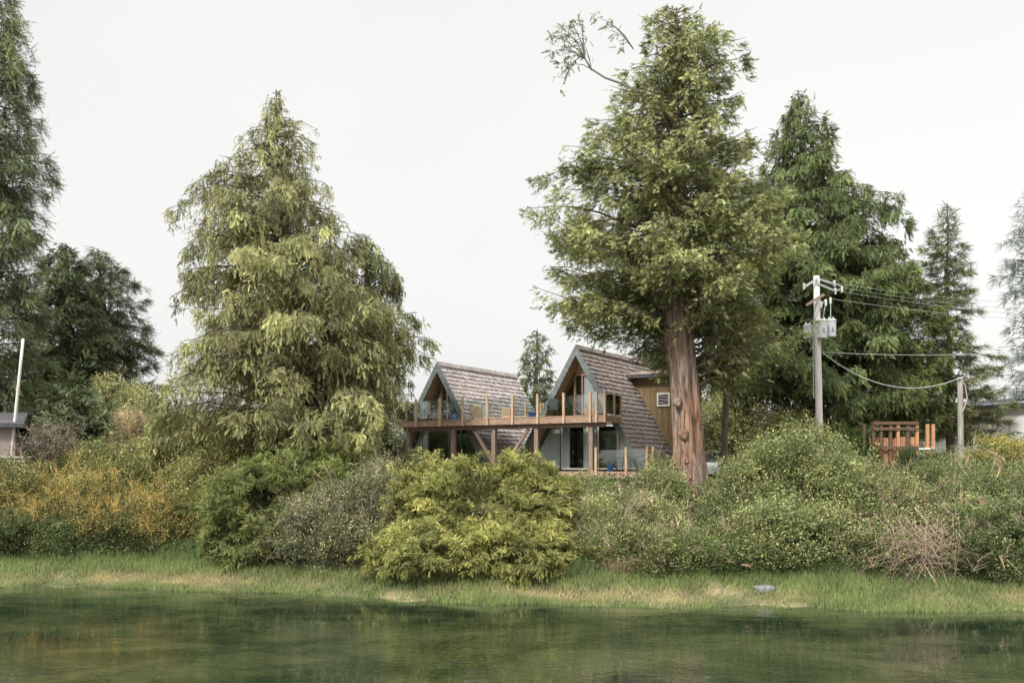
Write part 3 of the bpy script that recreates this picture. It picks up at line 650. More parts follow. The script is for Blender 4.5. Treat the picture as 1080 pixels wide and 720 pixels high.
# ground cover beneath the shrubs
fo = Fol(); m = 16000; x = rng.uniform(-30, 26, m); t = rng.uniform(3, 16, m); y = shore(x)+t
fo.add(SMALL, np.stack([x, y, zg(x, y)+rng.uniform(0, .35, m)], 1), randdir(m)+np.array([0, 0, .8]), randdir(m)+np.array([0, 0, 1]), rng.uniform(.3, .6, m), cvar((.04, .055, .022), m), cvar((.1, .125, .05), m))
o = fo.build('undergrowth', None, (0, 0, 0)); tag(o, 'low dark undergrowth on the slope beneath the shrubs', 'undergrowth', kind='stuff')
# ------------------------------------------------------------------ rocks, dead branches
def rock(name, px, py, Y, rx, ry, rz, seed, label):
    p = P(px, py, Y); mb = MB(); n, k = 14, 9
    gz = float(zg(p[0], Y)); c = (p[0], Y, gz)
    for i in range(k):
        th = PI*i/(k-1)
        for j in range(n):
            a = 2*PI*j/n; d = Vector((math.sin(th)*math.cos(a), math.sin(th)*math.sin(a), math.cos(th)))
            q = 1+.35*noise.noise(d*1.7+Vector((seed, 0, 0)))+.12*noise.noise(d*4+Vector((0, seed, 0)))
            zz_ = d.z*rz*q; zz_ = min(zz_, rz*.72+.02*noise.noise(d*6))
            mb.v.append((rx*d.x*q, ry*d.y*q, zz_+rz*.35)); mb.c.append((1, 1, 1))
    for i in range(k-1):
        for j in range(n): mb.f.append((i*n+j, i*n+(j+1) % n, (i+1)*n+(j+1) % n, (i+1)*n+j))
    o = mb.build(name, M_rock, smooth=True); o.location = c; tag(o, label, 'rock')
rock('rock', 806, 621, 30.7, .36, .26, .17, 3.3, 'flat topped pale grey rock on the grassy bank below the round bush')
rock('rock', 990, 622, 29.9, .13, .12, .12, 5, 'small dark rock at the tip of the dead branches')
mb = MB()
for i in range(230):
    if i < 130:
        s_ = P(rng.normal(974, 24), rng.uniform(540, 585), rng.uniform(31.2, 32.0)); e = P(rng.normal(968, 34), rng.uniform(580, 618), rng.uniform(30.2, 31.4))
    else:
        s_ = P(rng.uniform(930, 1010), rng.uniform(560, 606), rng.uniform(30.6, 31.8)); dd = rng.normal(0, 1, 3)*np.array([.75, .35, .45])+np.array([.1, -.15, -.25]); e = s_+nrm(dd)*rng.uniform(.4, 1.5)
    for q_ in (s_, e): q_[2] = max(q_[2], float(zg(q_[0], q_[1]))+.02)
    mid = (s_+e)/2+rng.normal(0, .12, 3)+np.array([0, -.05, .1]); r_ = rng.uniform(.004, .011)
    mb.tube([tuple(s_), tuple(mid), tuple(e)], [r_, r_*.8, r_*.4], 4, False)
for pts in [[(965, 535, 32.4), (985, 560, 31.8), (1008, 585, 31.3), (1022, 606, 31)], [(975, 570, 31.6), (972, 590, 31.1), (984, 610, 30.5), (991, 622, 30.1)], [(985, 560, 32), (978, 580, 31.5), (955, 608, 31)]]:
    mb.tube([tuple(P(*p)) for p in pts], [.035, .03, .026, .016][:len(pts)], 6)
M_dead = noisy('dead_wood', (.24, .165, .12), (.44, .33, .26), (2, 2, 2), 5, .9, .2, .01)
c = P(970, 608, 31.3); c[2] = float(zg(c[0], c[1]))
o = mb.build('dead_branches', M_dead, origin=tuple(c)); o.location = [float(q) for q in c]
tag(o, 'heap of bare tan dead branches slumped onto the grassy bank', 'branches')
# ------------------------------------------------------------------ cabins.  local x along the facade, y back, z up; h = height over lower deck level
HA = -math.radians(30); OZ = .7
HO = np.array([5.28, 47.56, EYE-OZ])
SL = .59; TH = math.atan(1/SL); ST, CT = math.sin(TH), math.cos(TH)
def roof_mb(ax, az, y0, y1, base, tint):
    L = (az-base)/ST; sh = MB()
    for sg in (-1, 1):
        def pt(d, y, n): return (ax+sg*(d*CT+n*ST), y, az-d*ST+n*CT+OZ)
        # deck slab
        a = [pt(0, y0, -.04), pt(L, y0, -.04), pt(L, y1, -.04), pt(0, y1, -.04), pt(.0, y0, -.2), pt(L, y0, -.2), pt(L, y1, -.2), pt(0, y1, -.2)]
        sh.poly(a, [(0, 1, 2, 3), (7, 6, 5, 4), (0, 4, 5, 1), (1, 5, 6, 2), (2, 6, 7, 3)], (.5*tint[0], .42*tint[1], .38*tint[2]))
        k = 0; d = -.02; ex = .26
        while d < L-.05:
            y = y0-.03-random.uniform(0, .1); rowt = random.uniform(.9, 1.08)
            while y < y1:
                w = random.uniform(.1, .26); ya, yb = max(y, y0-.05), min(y+w-.012, y1+.03)
                if yb-ya > .03:
                    da, db = d-.05, min(d+ex+random.uniform(-.025, .03), L+.03); nb_ = random.uniform(.035, .07)
                    v = random.uniform(.72, 1.15)*rowt; hue = random.uniform(-.04, .05)
                    cc = tuple(v*q for q in (tint[0]+hue, tint[1], tint[2]-hue))
                    sh.poly([pt(da, ya, -.03), pt(da, yb, -.03), pt(db, yb, -.03), pt(db, ya, -.03), pt(da, ya, .0), pt(da, yb, .0), pt(db, yb, nb_), pt(db, ya, nb_)],
                            [(4, 5, 6, 7), (3, 7, 6, 2), (0, 4, 7, 3), (1, 2, 6, 5)], cc)
                y += w
            d += ex; k += 1
    return sh
def frame_rect(x0, x1, z0, z1, az, ax, inset=.25):
    p = [(x0, z0), (x1, z0), (x1, z1), (x0, z1)]
    # slopes: |x-ax| <= (az-z)*SL - inset
    p = clip(p, 1, SL, az*SL-inset+ax); p = clip(p, -1, SL, az*SL-inset-ax); return p
def cabin(nm, label, ax, az, y0, y1, base, tint, wins_up, wins_lo, gable_z):
    root = empty(nm, (HO[0], HO[1], HO[2]), label, 'cabin', rz=HA)
    c0 = Matrix.Rotation(HA, 3, 'Z')@Vector((ax, 0, 0)); root.location = (HO[0]+c0.x, HO[1]+c0.y, HO[2])
    og = (ax, 0, 0)
    roof_mb(ax, az, y0, y1, base, tint).build('roof', M_shake, root, og, col=True)
    hw = (az-base)*SL; wy = y0+.7
    # ridge cap
    rc = MB(); yy_ = y0-.05
    while yy_ < y1:
        e = min(yy_+.32, y1+.03); q = random.uniform(.8, 1.1)
        for sg in (-1, 1):
            rc.poly([(ax, yy_, az+OZ+.12), (ax, e, az+OZ+.14), (ax+sg*.16, e, az+OZ-.13), (ax+sg*.16, yy_, az+OZ-.15)], [(0, 1, 2, 3)], tuple(q*t_*.8 for t_ in tint))
        yy_ += .3
    rc.build('ridge_cap', M_shake, root, og, col=True)
    # barge boards
    for sg in (-1, 1):
        mb = MB()
        o_ = .06; wd = .36
        p = [(ax, az+.1), (ax+sg*(hw+.09), base-.05), (ax+sg*(hw+.09-wd), base-.05), (ax, az+.1-wd/SL*.86)]
        mb.prism([(a, b+OZ) for a, b in p], y0-.12, y0-.04); mb.build('bargeboard', M_grey, root, og)
        mb = MB(); p = [(ax, az-.30), (ax+sg*(hw-.22), base), (ax+sg*(hw-.3), base), (ax, az-.46)]
        mb.prism([(a, b+OZ) for a, b in p], y0-.02, wy-.02); mb.build('soffit', M_soff, root, og)
    # gable top board
    mb = MB().prism([(a, b+OZ) for a, b in frame_rect(ax-3, ax+3, gable_z, az, az, ax, .16)], wy, wy+.08); mb.build('gable_wall', M_soff, root, og)
    # floor slabs and back wall, plinth
    MB().box((ax-(az-2.45)*SL+.25, wy-.02, 2.25+OZ), (ax+(az-2.45)*SL-.25, y1-.1, 2.5+OZ)).build('upper_floor', M_wood, root, og)
    MB().box((ax-hw+.1, y0+.1, base-.12+OZ), (ax+hw-.1, y1-.1, base+OZ)).box((ax-hw+.5, y0+.6, -.7), (ax+hw-.5, y1-.3, base-.12+OZ)).build('plinth', M_supp, root, og)
    MB().prism([(a, b+OZ) for a, b in frame_rect(ax-4, ax+4, base, az, az, ax, .2)], y1-.35, y1-.2).build('rear_wall', M_board, root, og)
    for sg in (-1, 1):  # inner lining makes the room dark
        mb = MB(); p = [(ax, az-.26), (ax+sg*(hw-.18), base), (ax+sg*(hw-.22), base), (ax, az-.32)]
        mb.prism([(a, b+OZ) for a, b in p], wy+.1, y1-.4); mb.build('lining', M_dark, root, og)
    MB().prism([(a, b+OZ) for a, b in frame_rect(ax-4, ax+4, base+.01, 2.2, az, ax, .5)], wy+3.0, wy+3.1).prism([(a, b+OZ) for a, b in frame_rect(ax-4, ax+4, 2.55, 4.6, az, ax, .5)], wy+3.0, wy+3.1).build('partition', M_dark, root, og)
    def win(x0, x1, z0, z1, gl, fm, cur, kind='window'):
        poly = frame_rect(x0, x1, z0, z1, az, ax, .36)
        if len(poly) < 3: return
        poly = [(a, b+OZ) for a, b in poly]; cx = sum(p[0] for p in poly)/len(poly); cz = sum(p[1] for p in poly)/len(poly)
        fr = MB(); n = len(poly); fw = .07
        for i in range(n):
            p, q = poly[i], poly[(i+1) % n]
            if math.hypot(p[0]-q[0], p[1]-q[1]) < .05: continue
            def inn(s_): 
                dx, dz = cx-s_[0], cz-s_[1]; L = math.hypot(dx, dz); return (s_[0]+dx/L*fw*1.35, s_[1]+dz/L*fw*1.35)
            fr.prism([p, q, inn(q), inn(p)], wy-.06, wy+.05)
        f_ = fr.build(kind, fm, root, og)
        pn_ = MB().prism([(a+(cx-a)*.03, b+(cz-b)*.03) for a, b in poly], wy-.012, wy+.008); pn_.build('pane', gl, f_, (0, 0, 0))
        f_.data.update()
        for ca, cb in cur:
            pc = frame_rect(ca, cb, z0+.05, z1-.1, az, ax, .5)
            if len(pc) > 2:
                mb = MB(); nfold = max(3, int((cb-ca)/.09))
                for k in range(nfold):
                    a = ca+(cb-ca)*k/nfold; b2 = ca+(cb-ca)*(k+1)/nfold; yo = .05+.04*(k % 2)
                    q = clip(clip(pc, 1, 0, b2), -1, 0, -a)
                    if len(q) > 2: mb.prism([(u_, v_+OZ) for u_, v_ in q], wy+yo, wy+yo+.045)
                if mb.v: mb.build('curtain', M_curt, root, og)
    for w in wins_up: win(*w)
    for w in wins_lo: win(*w)
    return root, wy, og
# fix pane origins: panes are children of frames whose mesh is shifted by og, so build them with the same shift
_old = MB.build
A1 = -2.45; A2 = -10.64
def pane_patch(root, og):
    for f_ in root.children:
        for p in f_.children:
            if p.name.startswith('pane'):
                for v_ in p.data.vertices: v_.co.x -= og[0]
r1_, wy1, og1 = cabin('a_frame_cabin', 'right hand A-frame cabin with steep brown shake roof and tall bright upper window', A1, 6.0, 0, 9.0, -.1, (.33, .285, .265),
    [(A1-2.0, A1-.42, 2.62, 6.0, M_glass_trees, M_soff, []), (A1-.38, A1-.02, 2.62, 4.75, M_glass, M_rosy, []), (A1, A1+.78, 2.62, 4.75, M_glass, M_rosy, [(A1+.06, A1+.74)], 'door'), (A1+.82, A1+2.0, 2.62, 6, M_glass_trees, M_soff, [])],
    [(A1-3.4, A1-1.2, 0, 2.2, M_glass, M_grey, [(A1-2.6, A1-1.3)]), (A1-1.16, A1+.3, 0, 2.2, M_glass, M_white, [(A1-1.1, A1-.75), (A1+.02, A1+.28)], 'door'), (A1+.34, A1+.8, 0, 2.2, M_glass, M_grey, [(A1+.4, A1+.78)]),
     (A1+.84, A1+1.9, 0, 2.2, M_glass_trees, M_white, [], 'door'), (A1+1.94, A1+3.4, 0, 2.2, M_glass, M_white, [(A1+2.0, A1+3.2)])], 4.78)
pane_patch(r1_, og1)
r2_, wy2, og2 = cabin('a_frame_cabin', 'left hand A-frame cabin with steep pinkish grey shake roof, paled by painted sky sheen', A2, 5.62, 0, 8.3, -.1, (.5, .46, .455),  # paler roof tint has the sky's sheen painted in
    [(A2-1.9, A2-.22, 2.62, 6, M_glass, M_soff, [(A2-.85, A2-.28)]), (A2-.18, A2+.12, 2.62, 4.55, M_glass, M_soff, []), (A2+.16, A2+1.9, 2.62, 6, M_glass_trees, M_soff, [])],  # upper curtain added to stand in for the bright see-through glass
    [(A2-3.2, A2-1.6, 0, 2.2, M_glass, M_grey, [(A2-2.4, A2-1.7)]), (A2-1.56, A2+.3, 0, 2.2, M_glass, M_grey, [(A2-1.5, A2-1.15)], 'door'), (A2+.34, A2+1.0, 0, 2.2, M_glass, M_grey, []), (A2+1.04, A2+3, 0, 2.2, M_glass_trees, M_grey, [(A2+1.3, A2+2.2)])], 4.6)
pane_patch(r2_, og2)
# wing on the right cabin
wx0, wx1, wyy = A1+.3, 1.7, 5.1
mb = MB(); mb.box((wx0, wyy, -.1+OZ), (wx1, wyy+1.3, 4.85+OZ)); wl = mb.build('wing_wall', M_board, r1_, og1)
mb = MB()
x = wx0+.1
while x < wx1:
    mb.box((x, wyy-.03, -.1+OZ), (x+.04, wyy-.002, 4.8+OZ)); x += .34
mb.build('batten', M_board, wl, (0, 0, 0)); 
for v_ in wl.children[0].data.vertices: v_.co.x -= og1[0]
mb = MB(); mb.poly([(wx0-.5, wyy-.55, 4.95+OZ), (wx1+.4, wyy-.55, 4.95+OZ), (wx1+.2, wyy+1.6, 5.3+OZ), (wx0-.9, wyy+1.6, 5.3+OZ), (wx0-.5, wyy-.55, 4.8+OZ), (wx1+.4, wyy-.55, 4.8+OZ), (wx1+.2, wyy+1.6, 5.15+OZ), (wx0-.9, wyy+1.6, 5.15+OZ)],
    [(0, 1, 2, 3), (7, 6, 5, 4), (0, 4, 5, 1), (1, 5, 6, 2), (2, 6, 7, 3), (3, 7, 4, 0)]); mb.build('wing_roof', M_slate, r1_, og1)
sh = MB()
for k in range(6):
    x = wx0-.5
    while x < wx1+.1:
        w = random.uniform(.15, .3); ya = wyy-.58+k*.34; za = 4.965+(k*.34)/2.15*.35+OZ; q = random.uniform(.7, 1.15)
        sh.poly([(x, ya, za+.05), (x+w-.01, ya, za+.05), (x+w-.01, ya+.4, za+.075), (x, ya+.4, za+.075), (x, ya, za), (x+w-.01, ya, za)], [(0, 1, 2, 3), (4, 5, 1, 0)], (.42*q, .35*q, .33*q)); x += w
sh.build('wing_shakes', M_shake, r1_, og1, col=True)
wq = MB(); wx = .1; wz = 3.3+OZ
for a, b in [((wx-.35, wz), (wx+.35, wz+.07)), ((wx-.35, wz+.63), (wx+.35, wz+.7)), ((wx-.35, wz+.07), (wx-.28, wz+.63)), ((wx+.28, wz+.07), (wx+.35, wz+.63))]:
    wq.box((a[0], wyy-.09, a[1]), (b[0], wyy-.035, b[1]))
wf = wq.build('window', M_white, r1_, og1); MB().box((wx-.28-og1[0], wyy-.06, wz+.07), (wx+.28-og1[0], wyy-.04, wz+.63)).build('pane', M_glass_b, wf)
# left dormer roof of the right cabin
mb = MB(); mb.poly([(A1-1.3, 2.2, 4.4+OZ), (A1-3.2, 2.2, 3.75+OZ), (A1-3.2, 5.6, 3.75+OZ), (A1-1.3, 5.6, 4.4+OZ), (A1-1.3, 2.2, 4.25+OZ), (A1-3.2, 2.2, 3.6+OZ), (A1-3.2, 5.6, 3.6+OZ), (A1-1.3, 5.6, 4.25+OZ)],
    [(0, 3, 2, 1), (4, 5, 6, 7), (0, 1, 5, 4), (1, 2, 6, 5), (2, 3, 7, 6), (3, 0, 4, 7)]); mb.build('dormer_roof', M_slate, r1_, og1)
MB().box((A1-3.0, 2.5, 2.55+OZ), (A1-1.6, 5.3, 3.7+OZ)).build('dormer_wall', M_board, r1_, og1)
# ---- decks
def hroot(name, label, cat, lx, ly, lz=0, group=None):
    c0 = Matrix.Rotation(HA, 3, 'Z')@Vector((lx, ly, 0))
    return empty(name, (HO[0]+c0.x, HO[1]+c0.y, HO[2]+lz), label, cat, group, HA)
DX0, DX1, DY, DZ = -12.05, 0.0, -1.8, 2.5+OZ
dk = hroot('raised_deck', 'long raised timber deck with glass railing joining the two cabins', 'deck', DX0, DY); og = (DX0, DY, 0)
mb = MB()
y = DY+.04
while y < -.15:
    mb.box((DX0+.04, y, DZ-.04), (DX1-.04, y+.135, DZ)); y += .145
y = -.1
while y < 4.2:
    mb.box((A2+2.35, y, DZ-.04), (A1-2.35, y+.135, DZ)); y += .145
mb.build('deck_boards', M_wood, dk, og)
mb = MB()
for k in range(30):
    x = DX0+.3+k*.4
    if x < DX1-.1: mb.box((x, DY+.06, DZ-.24), (x+.045, -.05, DZ-.045))
mb.build('joists', M_supp, dk, og)
MB().box((DX0, DY-.04, DZ-.3), (DX1, DY+.0, DZ+.0)).build('fascia', M_wood, dk, og)
MB().box((DX0, DY-.055, DZ+.004), (DX1, DY+.1, DZ+.045)).build('edge_trim', M_soff, dk, og)
MB().box((DX0, DY+.0, DZ-.3), (DX0+.04, -.1, DZ)).build('end_fascia', M_wood, dk, og)
MB().box((DX1-.04, DY+.0, DZ-.3), (DX1, -.1, DZ)).build('end_fascia', M_wood, dk, og)
MB().box((DX0+.3, DY+.25, DZ-.5), (DX1-.2, DY+.4, DZ-.25)).build('beam', M_supp, dk, og)
def sx_of(px, ly):         # local x of a point seen at px on the line y=ly
    bx, by = HO[0]+ly*math.sin(-HA), HO[1]+ly*math.cos(HA); k = (px-540)/F
    return (k*by-bx)/(math.cos(HA)+k*math.sin(-HA))
px_posts = [418, 440, 464.8, 489, 515, 541.5, 568, 595.5, 623.5, 640.5]
rx = [sx_of(p, DY) for p in px_posts]; rx[0] = DX0+.06; rx[-1] = DX1-.06
for x in rx: MB().box((x-.055, DY-.15, DZ-.32), (x+.055, DY-.057, DZ+1.12)).build('rail_post', M_post, dk, og, bevel=.006)
x = rx[-2]+.32; MB().box((x-.05, DY-.15, DZ-.32), (x+.05, DY-.057, DZ+1.12)).build('rail_post', M_post, dk, og, bevel=.006)
for a, b in zip(rx[:-1], rx[1:]):
    MB().box((a+.06, DY-.105, DZ+.1), (b-.06, DY-.09, DZ+1.0)).build('glass_panel', M_rail, dk, og)
for y in (DY+.85, -.2):
    for x in (DX0+.02, DX1-.02): MB().box((x-.05, y-.05, DZ-.3), (x+.05, y+.05, DZ+1.12)).build('rail_post', M_post, dk, og, bevel=.006)
for x in (DX0+.02, DX1-.02): MB().box((x-.008, DY+.0, DZ+.1), (x+.008, -.25, DZ+1.0)).build('glass_panel', M_rail, dk, og)
# back screens between the cabins
mb = MB()
for k in range(9): x = A1-4.15+k*.16; mb.box((x, 3.6, DZ), (x+.09, 3.64, DZ+1.1))
mb.build('slat_screen', M_post, dk, og)
for x in (A2+2.5, A2+3.3, A2+4.1): MB().box((x-.05, 3.6, DZ), (x+.05, 3.7, DZ+1.1)).build('rail_post', M_post, dk, og)
MB().box((A2+2.5, 3.64, DZ+.1), (A2+4.1, 3.655, DZ+1.0)).build('glass_panel', M_rail, dk, og)
supp = [sx_of(p, DY+.3) for p in (431, 478, 521, 566, 623.5)]
for x in supp: MB().box((x-.11, DY+.22, -.9), (x+.11, DY+.44, DZ-.5)).build('support_post', M_supp, dk, og, bevel=.01)
x = supp[2]
MB().bar((x-.06, DY+.33, .3+OZ), (x-1.15, DY+.33, DZ-.52), .12, .14).build('brace', M_supp, dk, og)
MB().bar((x+1.0, DY+.33, .75+OZ), (x+1.95, DY+.33, DZ-.52), .12, .14).build('brace', M_supp, dk, og)
MB().box((x+.9, DY+.28, -.9), (x+1.04, DY+.4, .85+OZ)).build('support_post', M_supp, dk, og)
# lower deck
ld = hroot('lower_deck', 'small lower timber deck with glass railing beside the right cabin glass doors', 'deck', 2.0, DY); og = (2.0, DY, 0)
mb = MB(); y = DY+.04
while y < .1:
    mb.box((-2.5, y, OZ-.12), (2.2, y+.135, OZ-.08)); y += .145
mb.build('deck_boards', M_wood, ld, og)
MB().box((-2.5, DY, OZ-.42), (2.2, DY+.04, OZ-.09)).build('fascia', M_wood, ld, og)
for x in (-.53, .99, 2.02, 2.3): MB().box((x-.055, DY-.1, OZ-.45), (x+.055, DY-.005, OZ+1.03)).build('rail_post', M_post, ld, og, bevel=.006)
for a, b in ((-.53, .99), (.99, 2.02)): MB().box((a+.06, DY-.06, OZ), (b-.06, DY-.045, OZ+.9)).build('glass_panel', M_rail, ld, og)
for x in (-2.2, -.5, 1.9): MB().box((x-.08, DY+.2, -1.2), (x+.08, DY+.36, OZ-.12)).build('support_post', M_supp, ld, og)
# ---- deck furniture
def chair(lx, ly, lz, rz, label, m=None):
    m = m or M_teal
    r = hroot('patio_chair', label, 'chair', lx, ly, lz); r.rotation_euler.z = HA+rz
    MB().box((-.25, -.24, .4), (.25, .24, .44)).build('seat', m, r, bevel=.01)
    mb = MB().poly([(-.25, .22, .44), (.25, .22, .44), (.25, .36, .98), (-.25, .36, .98), (-.25, .25, .44), (.25, .25, .44), (.25, .39, .98), (-.25, .39, .98)], [(0, 1, 2, 3), (7, 6, 5, 4), (0, 4, 5, 1), (1, 5, 6, 2), (2, 6, 7, 3), (3, 7, 4, 0)]) or None
    bk = MB(); bk.poly([(-.25, .22, .44), (.25, .22, .44), (.25, .36, .98), (-.25, .36, .98), (-.25, .25, .44), (.25, .25, .44), (.25, .39, .98), (-.25, .39, .98)], [(0, 1, 2, 3), (7, 6, 5, 4), (0, 4, 5, 1), (1, 5, 6, 2), (2, 6, 7, 3), (3, 7, 4, 0)])
    bk.build('backrest', m, r)
    for a in (-.24, .24):
        for b in (-.22, .24): MB().bar((a, b, 0), (a, b*.95, .4), .035).build('leg', M_black, r)
        MB().box((a-.03, -.24, .62), (a+.03, .28, .65)).bar((a, -.22, .44), (a, -.22, .62), .03).build('armrest', M_black, r)
FZ = DZ+.003; LZ = OZ-.077
chair(A2-.55, -.75, FZ, .3, 'grey green patio chair on the raised deck in front of the left cabin')
chair(A2+.9, -.6, FZ, -.4, 'grey green patio chair beside the blue tub on the left part of the raised deck')
chair(A1-.95, -.7, FZ, .4, 'grey green patio chair on the raised deck behind the blue tub by the right cabin')
chair(.45, -.9, LZ, -.25, 'dark green patio chair on the lower deck beside the glass door')
def tub(lx, ly, lz, r_, h_, label, m=None, nm='tub'):
    r = hroot(nm, label, nm, lx, ly, lz)
    MB().lathe([(r_*.8, 0), (r_, h_), (r_*1.06, h_), (r_*1.06, h_+.03), (r_*.93, h_+.03), (r_*.78, .03)], 18).build('body', m or M_blue, r)
    hd = MB().tube([(r_*math.cos(a), 0, h_+r_*.55*math.sin(a)) for a in [PI*i/8 for i in range(9)]], .008, 6); hd.build('handle', M_black, r)
    return r
tub(A2+1.75, -1.2, FZ, .2, .28, 'blue tub on the raised deck in front of the left cabin')
tub(A1-1.85, -1.0, FZ, .26, .24, 'wide blue tub on the raised deck at the left foot of the right cabin gable')
tub(-.1, -1.2, LZ, .15, .34, 'blue bucket on the lower deck beside the green chair')
def planter(lx, ly, lz, w, h_, label, leaf=True):
    r = hroot('planter', label, 'planter', lx, ly, lz)
    mb = MB()
    for k in range(int(h_/.14)): mb.box((-w/2, -w/2, .02+k*.14), (w/2, w/2, .15+k*.14))
    mb.build('box', M_post, r)
    if leaf:
        f = Fol(); m = 40; f.add(SMALL, rng.normal(0, .1, (m, 3))+np.array([0, 0, h_+.12]), randdir(m)+np.array([0, 0, 1]), randdir(m), .22, cvar((.06, .09, .03), m), cvar((.16, .2, .07), m)); f.build('plant', r, (0, 0, 0))
planter(sx_of(505, 1.2), 1.2, FZ, .75, .98, 'tall wooden planter box on the deck between the cabins', False)
planter(sx_of(536, 1.0), 1.0, FZ, .5, .84, 'narrower wooden planter box nearest the right cabin on the linking deck', False)
pr = tub(sx_of(513, .6), .6, FZ, .27, .8, 'pale grey barrel between the wooden planter boxes on the deck', M_metal, 'barrel')
for i, (q, lab) in enumerate([(.35, 'terracotta pot with small plant by the tall upper window of the right cabin'), (.75, 'terracotta pot nearest the corner rail on the raised deck')]):
    r = hroot('flower_pot', lab, 'flower pot', A1+q+.55, -.6-.15*i, FZ)
    MB().lathe([(.13, 0), (.19, .3), (.21, .3), (.21, .35), (.18, .35), (.17, .3)], 16).build('pot', M_terra, r)
    f = Fol(); m = 26; f.add(SMALL, rng.normal(0, .07, (m, 3))+np.array([0, 0, .45]), randdir(m)+np.array([0, 0, 1]), randdir(m), .2, cvar((.1, .09, .03), m), cvar((.34, .2, .08), m)); f.build('plant', r, (0, 0, 0))
# ------------------------------------------------------------------ utility poles and wires
def wpole(name, label, Y, top, bot, wt, wb, material):
    t = P(*top, Y); b_ = P(*bot, Y); g = float(zg(b_[0], Y)); b_[0] += (b_[2]-g)*(b_[0]-t[0])/max(.1, t[2]-b_[2]); b_[2] = g-.05
    r = empty(name, (b_[0], Y, g), label, 'utility pole')
    MB().tube([tuple(b_+(t-b_)*k/6) for k in range(7)], [wb/F*Y/2*(1-k/6)+wt/F*Y/2*k/6 for k in range(7)], 14).build('pole', material, r, (b_[0], Y, g), smooth=True)
    return r, (b_[0], Y, g), t
UY = 46.0
up, uo, ut = wpole('utility_pole', 'tall pale wooden utility pole carrying transformer cans', UY, (861, 291), (864.5, 470), 6.4, 7.8, M_pole)
def Lw(a, b, Y=UY): return P(a, b, Y)
def can(px, py, w, h_, Y):
    c = P(px, py, Y); r_ = w/F*Y/2; H = h_/F*Y; mb = MB()
    mb.lathe([(r_*.9, 0), (r_, .03), (r_, H-.05), (r_*1.07, H-.05), (r_*1.07, H), (r_*.8, H+.05), (.02, H+.07)], 18, (c[0], c[1], c[2]-H/2))
    o = mb.build('transformer', M_metal, up, uo, smooth=False)
    MB().lathe([(r_*1.03, 0), (r_*1.03, .03)], 18, (c[0], c[1], c[2]-H*.22)).box((c[0]-.03, c[1]-r_-.05, c[2]-.12), (c[0]+.03, c[1]-r_*.97, c[2]+.05)).build('band', M_pole2, o, uo)
    mb = MB()
    for a in (-.4, .45): mb.lathe([(.03, 0), (.04, .03), (.02, .06), (.035, .09), (.012, .13)], 10, (c[0]+a*r_, c[1], c[2]+H/2+.02))
    mb.build('bushing', M_white, o, uo)
can(852, 350, 9, 14, UY+.3); can(867, 347.5, 11, 19, UY-.42); can(876.5, 346.5, 10.5, 18, UY-.1)
br = MB(); br.bar(Lw(852, 344, UY+.3), Lw(876, 342), .07, .1).bar(Lw(852, 353, UY+.3), Lw(876, 352), .07, .1); br.build('bracket', M_metal, up, uo)
for (a, b) in [(((861, 293.5), UY-.2), ((880, 299.5), UY+1.1)), (((862, 299), UY-.2), ((881, 307), UY+1.0)), (((862, 294), UY-.2), ((847.5, 303), UY-.4))]:
    MB().bar(P(*a[0], a[1]), P(*b[0], b[1]), .07, .09).build('crossarm', M_metal, up, uo)
MB().bar(Lw(850, 322, UY-.35), Lw(869, 310.5, UY-.25), .1, .12).build('crossarm', M_supp, up, uo)
for (a, b, Y) in [(880, 298, UY+1.1), (881, 306, UY+1), (888, 304, UY+1.2), (848, 301, UY-.4), (871, 318, UY-.2), (876, 316, UY), (866, 320, UY-.35)]:
    c = P(a, b, Y); MB().lathe([(.04, -.2), (.07, -.14), (.035, -.1), (.07, -.05), (.035, 0), (.07, .04), (.03, .1)], 10, tuple(c)).build('insulator', M_white, up, uo)
MB().bar(P(881, 299.5, UY+1.1), P(888, 302, UY+1.2), .04).bar(P(881, 307, UY+1), P(888, 304, UY+1.2), .04).bar(Lw(870, 316), Lw(862, 330), .05).bar(Lw(876, 316), Lw(876, 336), .03).bar(Lw(871, 318), Lw(868, 336), .03).build('cutout', M_metal, up, uo)
MB().tube([Lw(866, 312, UY-.3), Lw(859, 330, UY-.28), Lw(857.5, 360, UY-.26), Lw(858, 420, UY-.26)], .02, 6).build('conduit', M_wire, up, uo)
sp, so, stp = wpole('utility_pole', 'short weathered grey pole where the sagging wire ends', 45.5, (1012.5, 398), (1013.5, 480), 5.4, 6.6, M_pole2)
MB().tube([P(1013.5, 399, 45.3), P(1018, 406, 45.3), P(1020, 420, 45.3), P(1017, 430, 45.3), P(1014.5, 434, 45.3)], .022, 6).build('conduit', M_wire, sp, so)
MB().bar(P(1009.8, 399, 45.35), P(1016, 397.5, 45.35), .06, .06).build('bracket', M_metal, sp, so)
wpole('utility_pole', 'thin pale leaning pole among the conifers at the far left', 42, (24.5, 357), (17.5, 425), 2.8, 3.6, M_pole)
def wire(label, a, b, sag, r_=.013, k=20):
    a = np.array(a); b = np.array(b); pts = []
    for i in range(k+1):
        t = i/k; p = a+(b-a)*t; p[2] -= sag*4*t*(1-t); pts.append(tuple(p-a))
    o = MB().tube(pts, r_, 5).build('wire', M_wire); o.location = [float(q) for q in a]; tag(o, label, 'wire', 'overhead wires')
wire('thick sagging service wire from the tall pole down to the short grey pole', P(868, 372, UY-.1), P(1012.5, 398.5, 45.3), .95, .019)
wire('middle overhead wire running level from the tall pole to the right edge', P(866, 371, UY-.1), P(1150, 365, 44), .25, .012)
wire('topmost overhead wire running right from the pole crossarm', P(881, 298.5, UY+1.1), P(1150, 322, 56), .25, .008)
wire('second overhead wire just beneath the topmost one', P(888, 303, UY+1.2), P(1150, 328, 56), .3, .008)
wire('third overhead wire leaving the lower crossarm end', P(881, 306.5, UY+1), P(1150, 336, 56), .2, .008)
